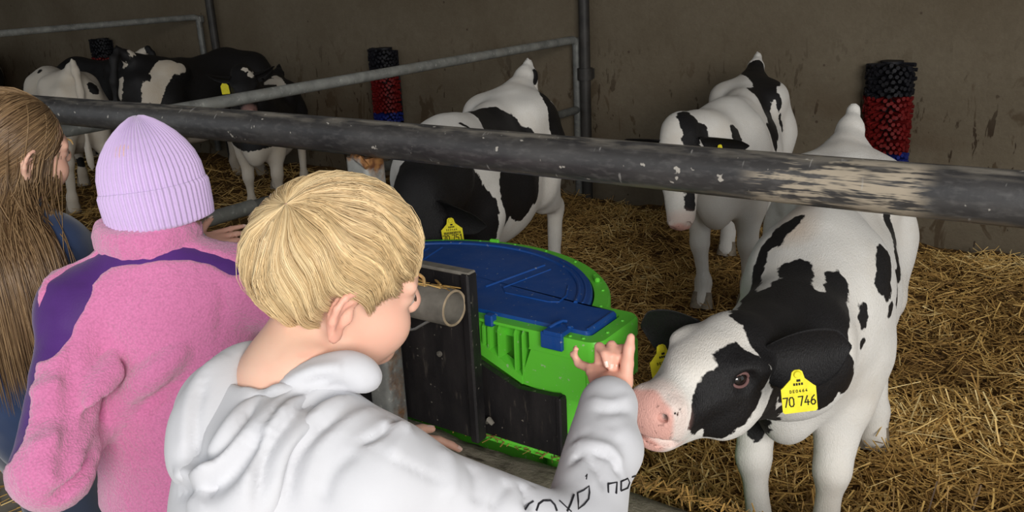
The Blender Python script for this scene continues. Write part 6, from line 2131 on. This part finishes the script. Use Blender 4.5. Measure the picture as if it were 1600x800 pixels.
def straws(n, xr, yr, lmin, lmax, wid, seed, lift=0.03, height=None, tilt=0.35, shade=(0.1, 1.0), heading=None):
    r = np.random.default_rng(seed)
    x, y = r.uniform(*xr, n), r.uniform(*yr, n)
    # straw lies in loose swirls: heading follows a slow noise with scatter
    base = vnoise(np.stack([x, y, x * 0], -1), 1.4, 50) * 3.0
    hd = base + r.normal(0, 0.9, n) if heading is None else heading + r.normal(0, 0.45, n)
    L = r.uniform(lmin, lmax, n) * r.uniform(0.5, 1.0, n)
    pit = r.normal(0, tilt, n)
    z = (bed_height(x, y) if height is None else height(x, y)) + np.abs(r.normal(0, 1, n)) * lift
    d = np.stack([np.cos(hd) * np.cos(pit), np.sin(hd) * np.cos(pit), np.sin(pit)], 1)
    sd = np.stack([-np.sin(hd), np.cos(hd), np.zeros(n)], 1)
    up = np.cross(d, sd)
    w = wid * r.uniform(0.55, 1.3, n)
    bend = r.normal(0, 0.10, n)
    c = np.stack([x, y, z], 1)
    segs = 3
    ring = []
    for k in range(segs):
        t = k / (segs - 1) - 0.5
        p = c + d * (L * t)[:, None] + (up * 0.6 + sd * 0.8) * (bend * L * (0.25 - t * t))[:, None]
        for j in range(3):
            a = 2 * np.pi * j / 3
            ring.append(p + (sd * math.cos(a) + up * math.sin(a) * 0.6) * (w * 0.5)[:, None])
    V = np.stack(ring, 1)
    q = []
    for k in range(segs - 1):
        for j in range(3):
            q.append([k * 3 + j, k * 3 + (j + 1) % 3, (k + 1) * 3 + (j + 1) % 3, (k + 1) * 3 + j])
    Q = (np.arange(n)[:, None, None] * (3 * segs) + np.array(q)[None]).reshape(-1, 4)
    T = (np.arange(n)[:, None, None] * (3 * segs) + np.array([[2, 1, 0], [6, 7, 8]])[None]).reshape(-1, 3)
    sh = np.clip(r.beta(2.0, 2.2, n) * (shade[1] - shade[0]) + shade[0] + 0.26 * vnoise(np.stack([x, y, x * 0], -1), 2.2, 60) + 0.10 * vnoise(np.stack([x, y, x * 0], -1), 7.0, 61), 0, 1)
    return V.reshape(-1, 3), Q, T, np.repeat(sh, 3 * segs)


def straw_object(name, *batches):
    V, Q, T, S, off = [], [], [], [], 0
    for v, q, t, sh in batches:
        V.append(v)
        Q.append(q + off)
        T.append(t + off)
        S.append(sh)
        off += len(v)
    me = np_mesh(name, np.concatenate(V), [np.concatenate(Q), np.concatenate(T)], False, {'shade': np.concatenate(S)})
    return tag(link(name, me, M['straw']), kind='stuff')


straw_object('straw_bedding',
             straws(38500, (-2.95, 1.3), (1.46, 4.66), 0.05, 0.16, 0.0052, 1, 0.022),
             straws(9000, (-1.5, 0.9), (1.46, 3.0), 0.06, 0.18, 0.0050, 2, 0.035, tilt=0.5),
             straws(10000, (-9.6, -3.0), (1.5, 4.62), 0.06, 0.2, 0.007, 3, 0.03))
# wisps along the kerb and on the cut pipe against the board
straw_object('straw_wisps',
             straws(500, (-1.55, -0.2), (1.375, 1.40), 0.02, 0.07, 0.003, 4, 0.004, height=lambda x, y: 0 * x + 0.425, tilt=0.2, shade=(0.2, 0.7)),
             straws(30, (-1.30, -1.095), (1.285, 1.330), 0.03, 0.085, 0.0050, 5, 0.005, height=lambda x, y: 0.800 - 12.0 * (y - 1.297) ** 2, tilt=0.10, heading=0.0, shade=(0.35, 0.8)))
# litter on the alley floor between the children and the kerb
straw_object('straw_litter', straws(2500, (-3.2, 0.6), (0.2, 1.15), 0.03, 0.14, 0.005, 6, 0.008, height=lambda x, y: 0 * x + 0.006, tilt=0.12))
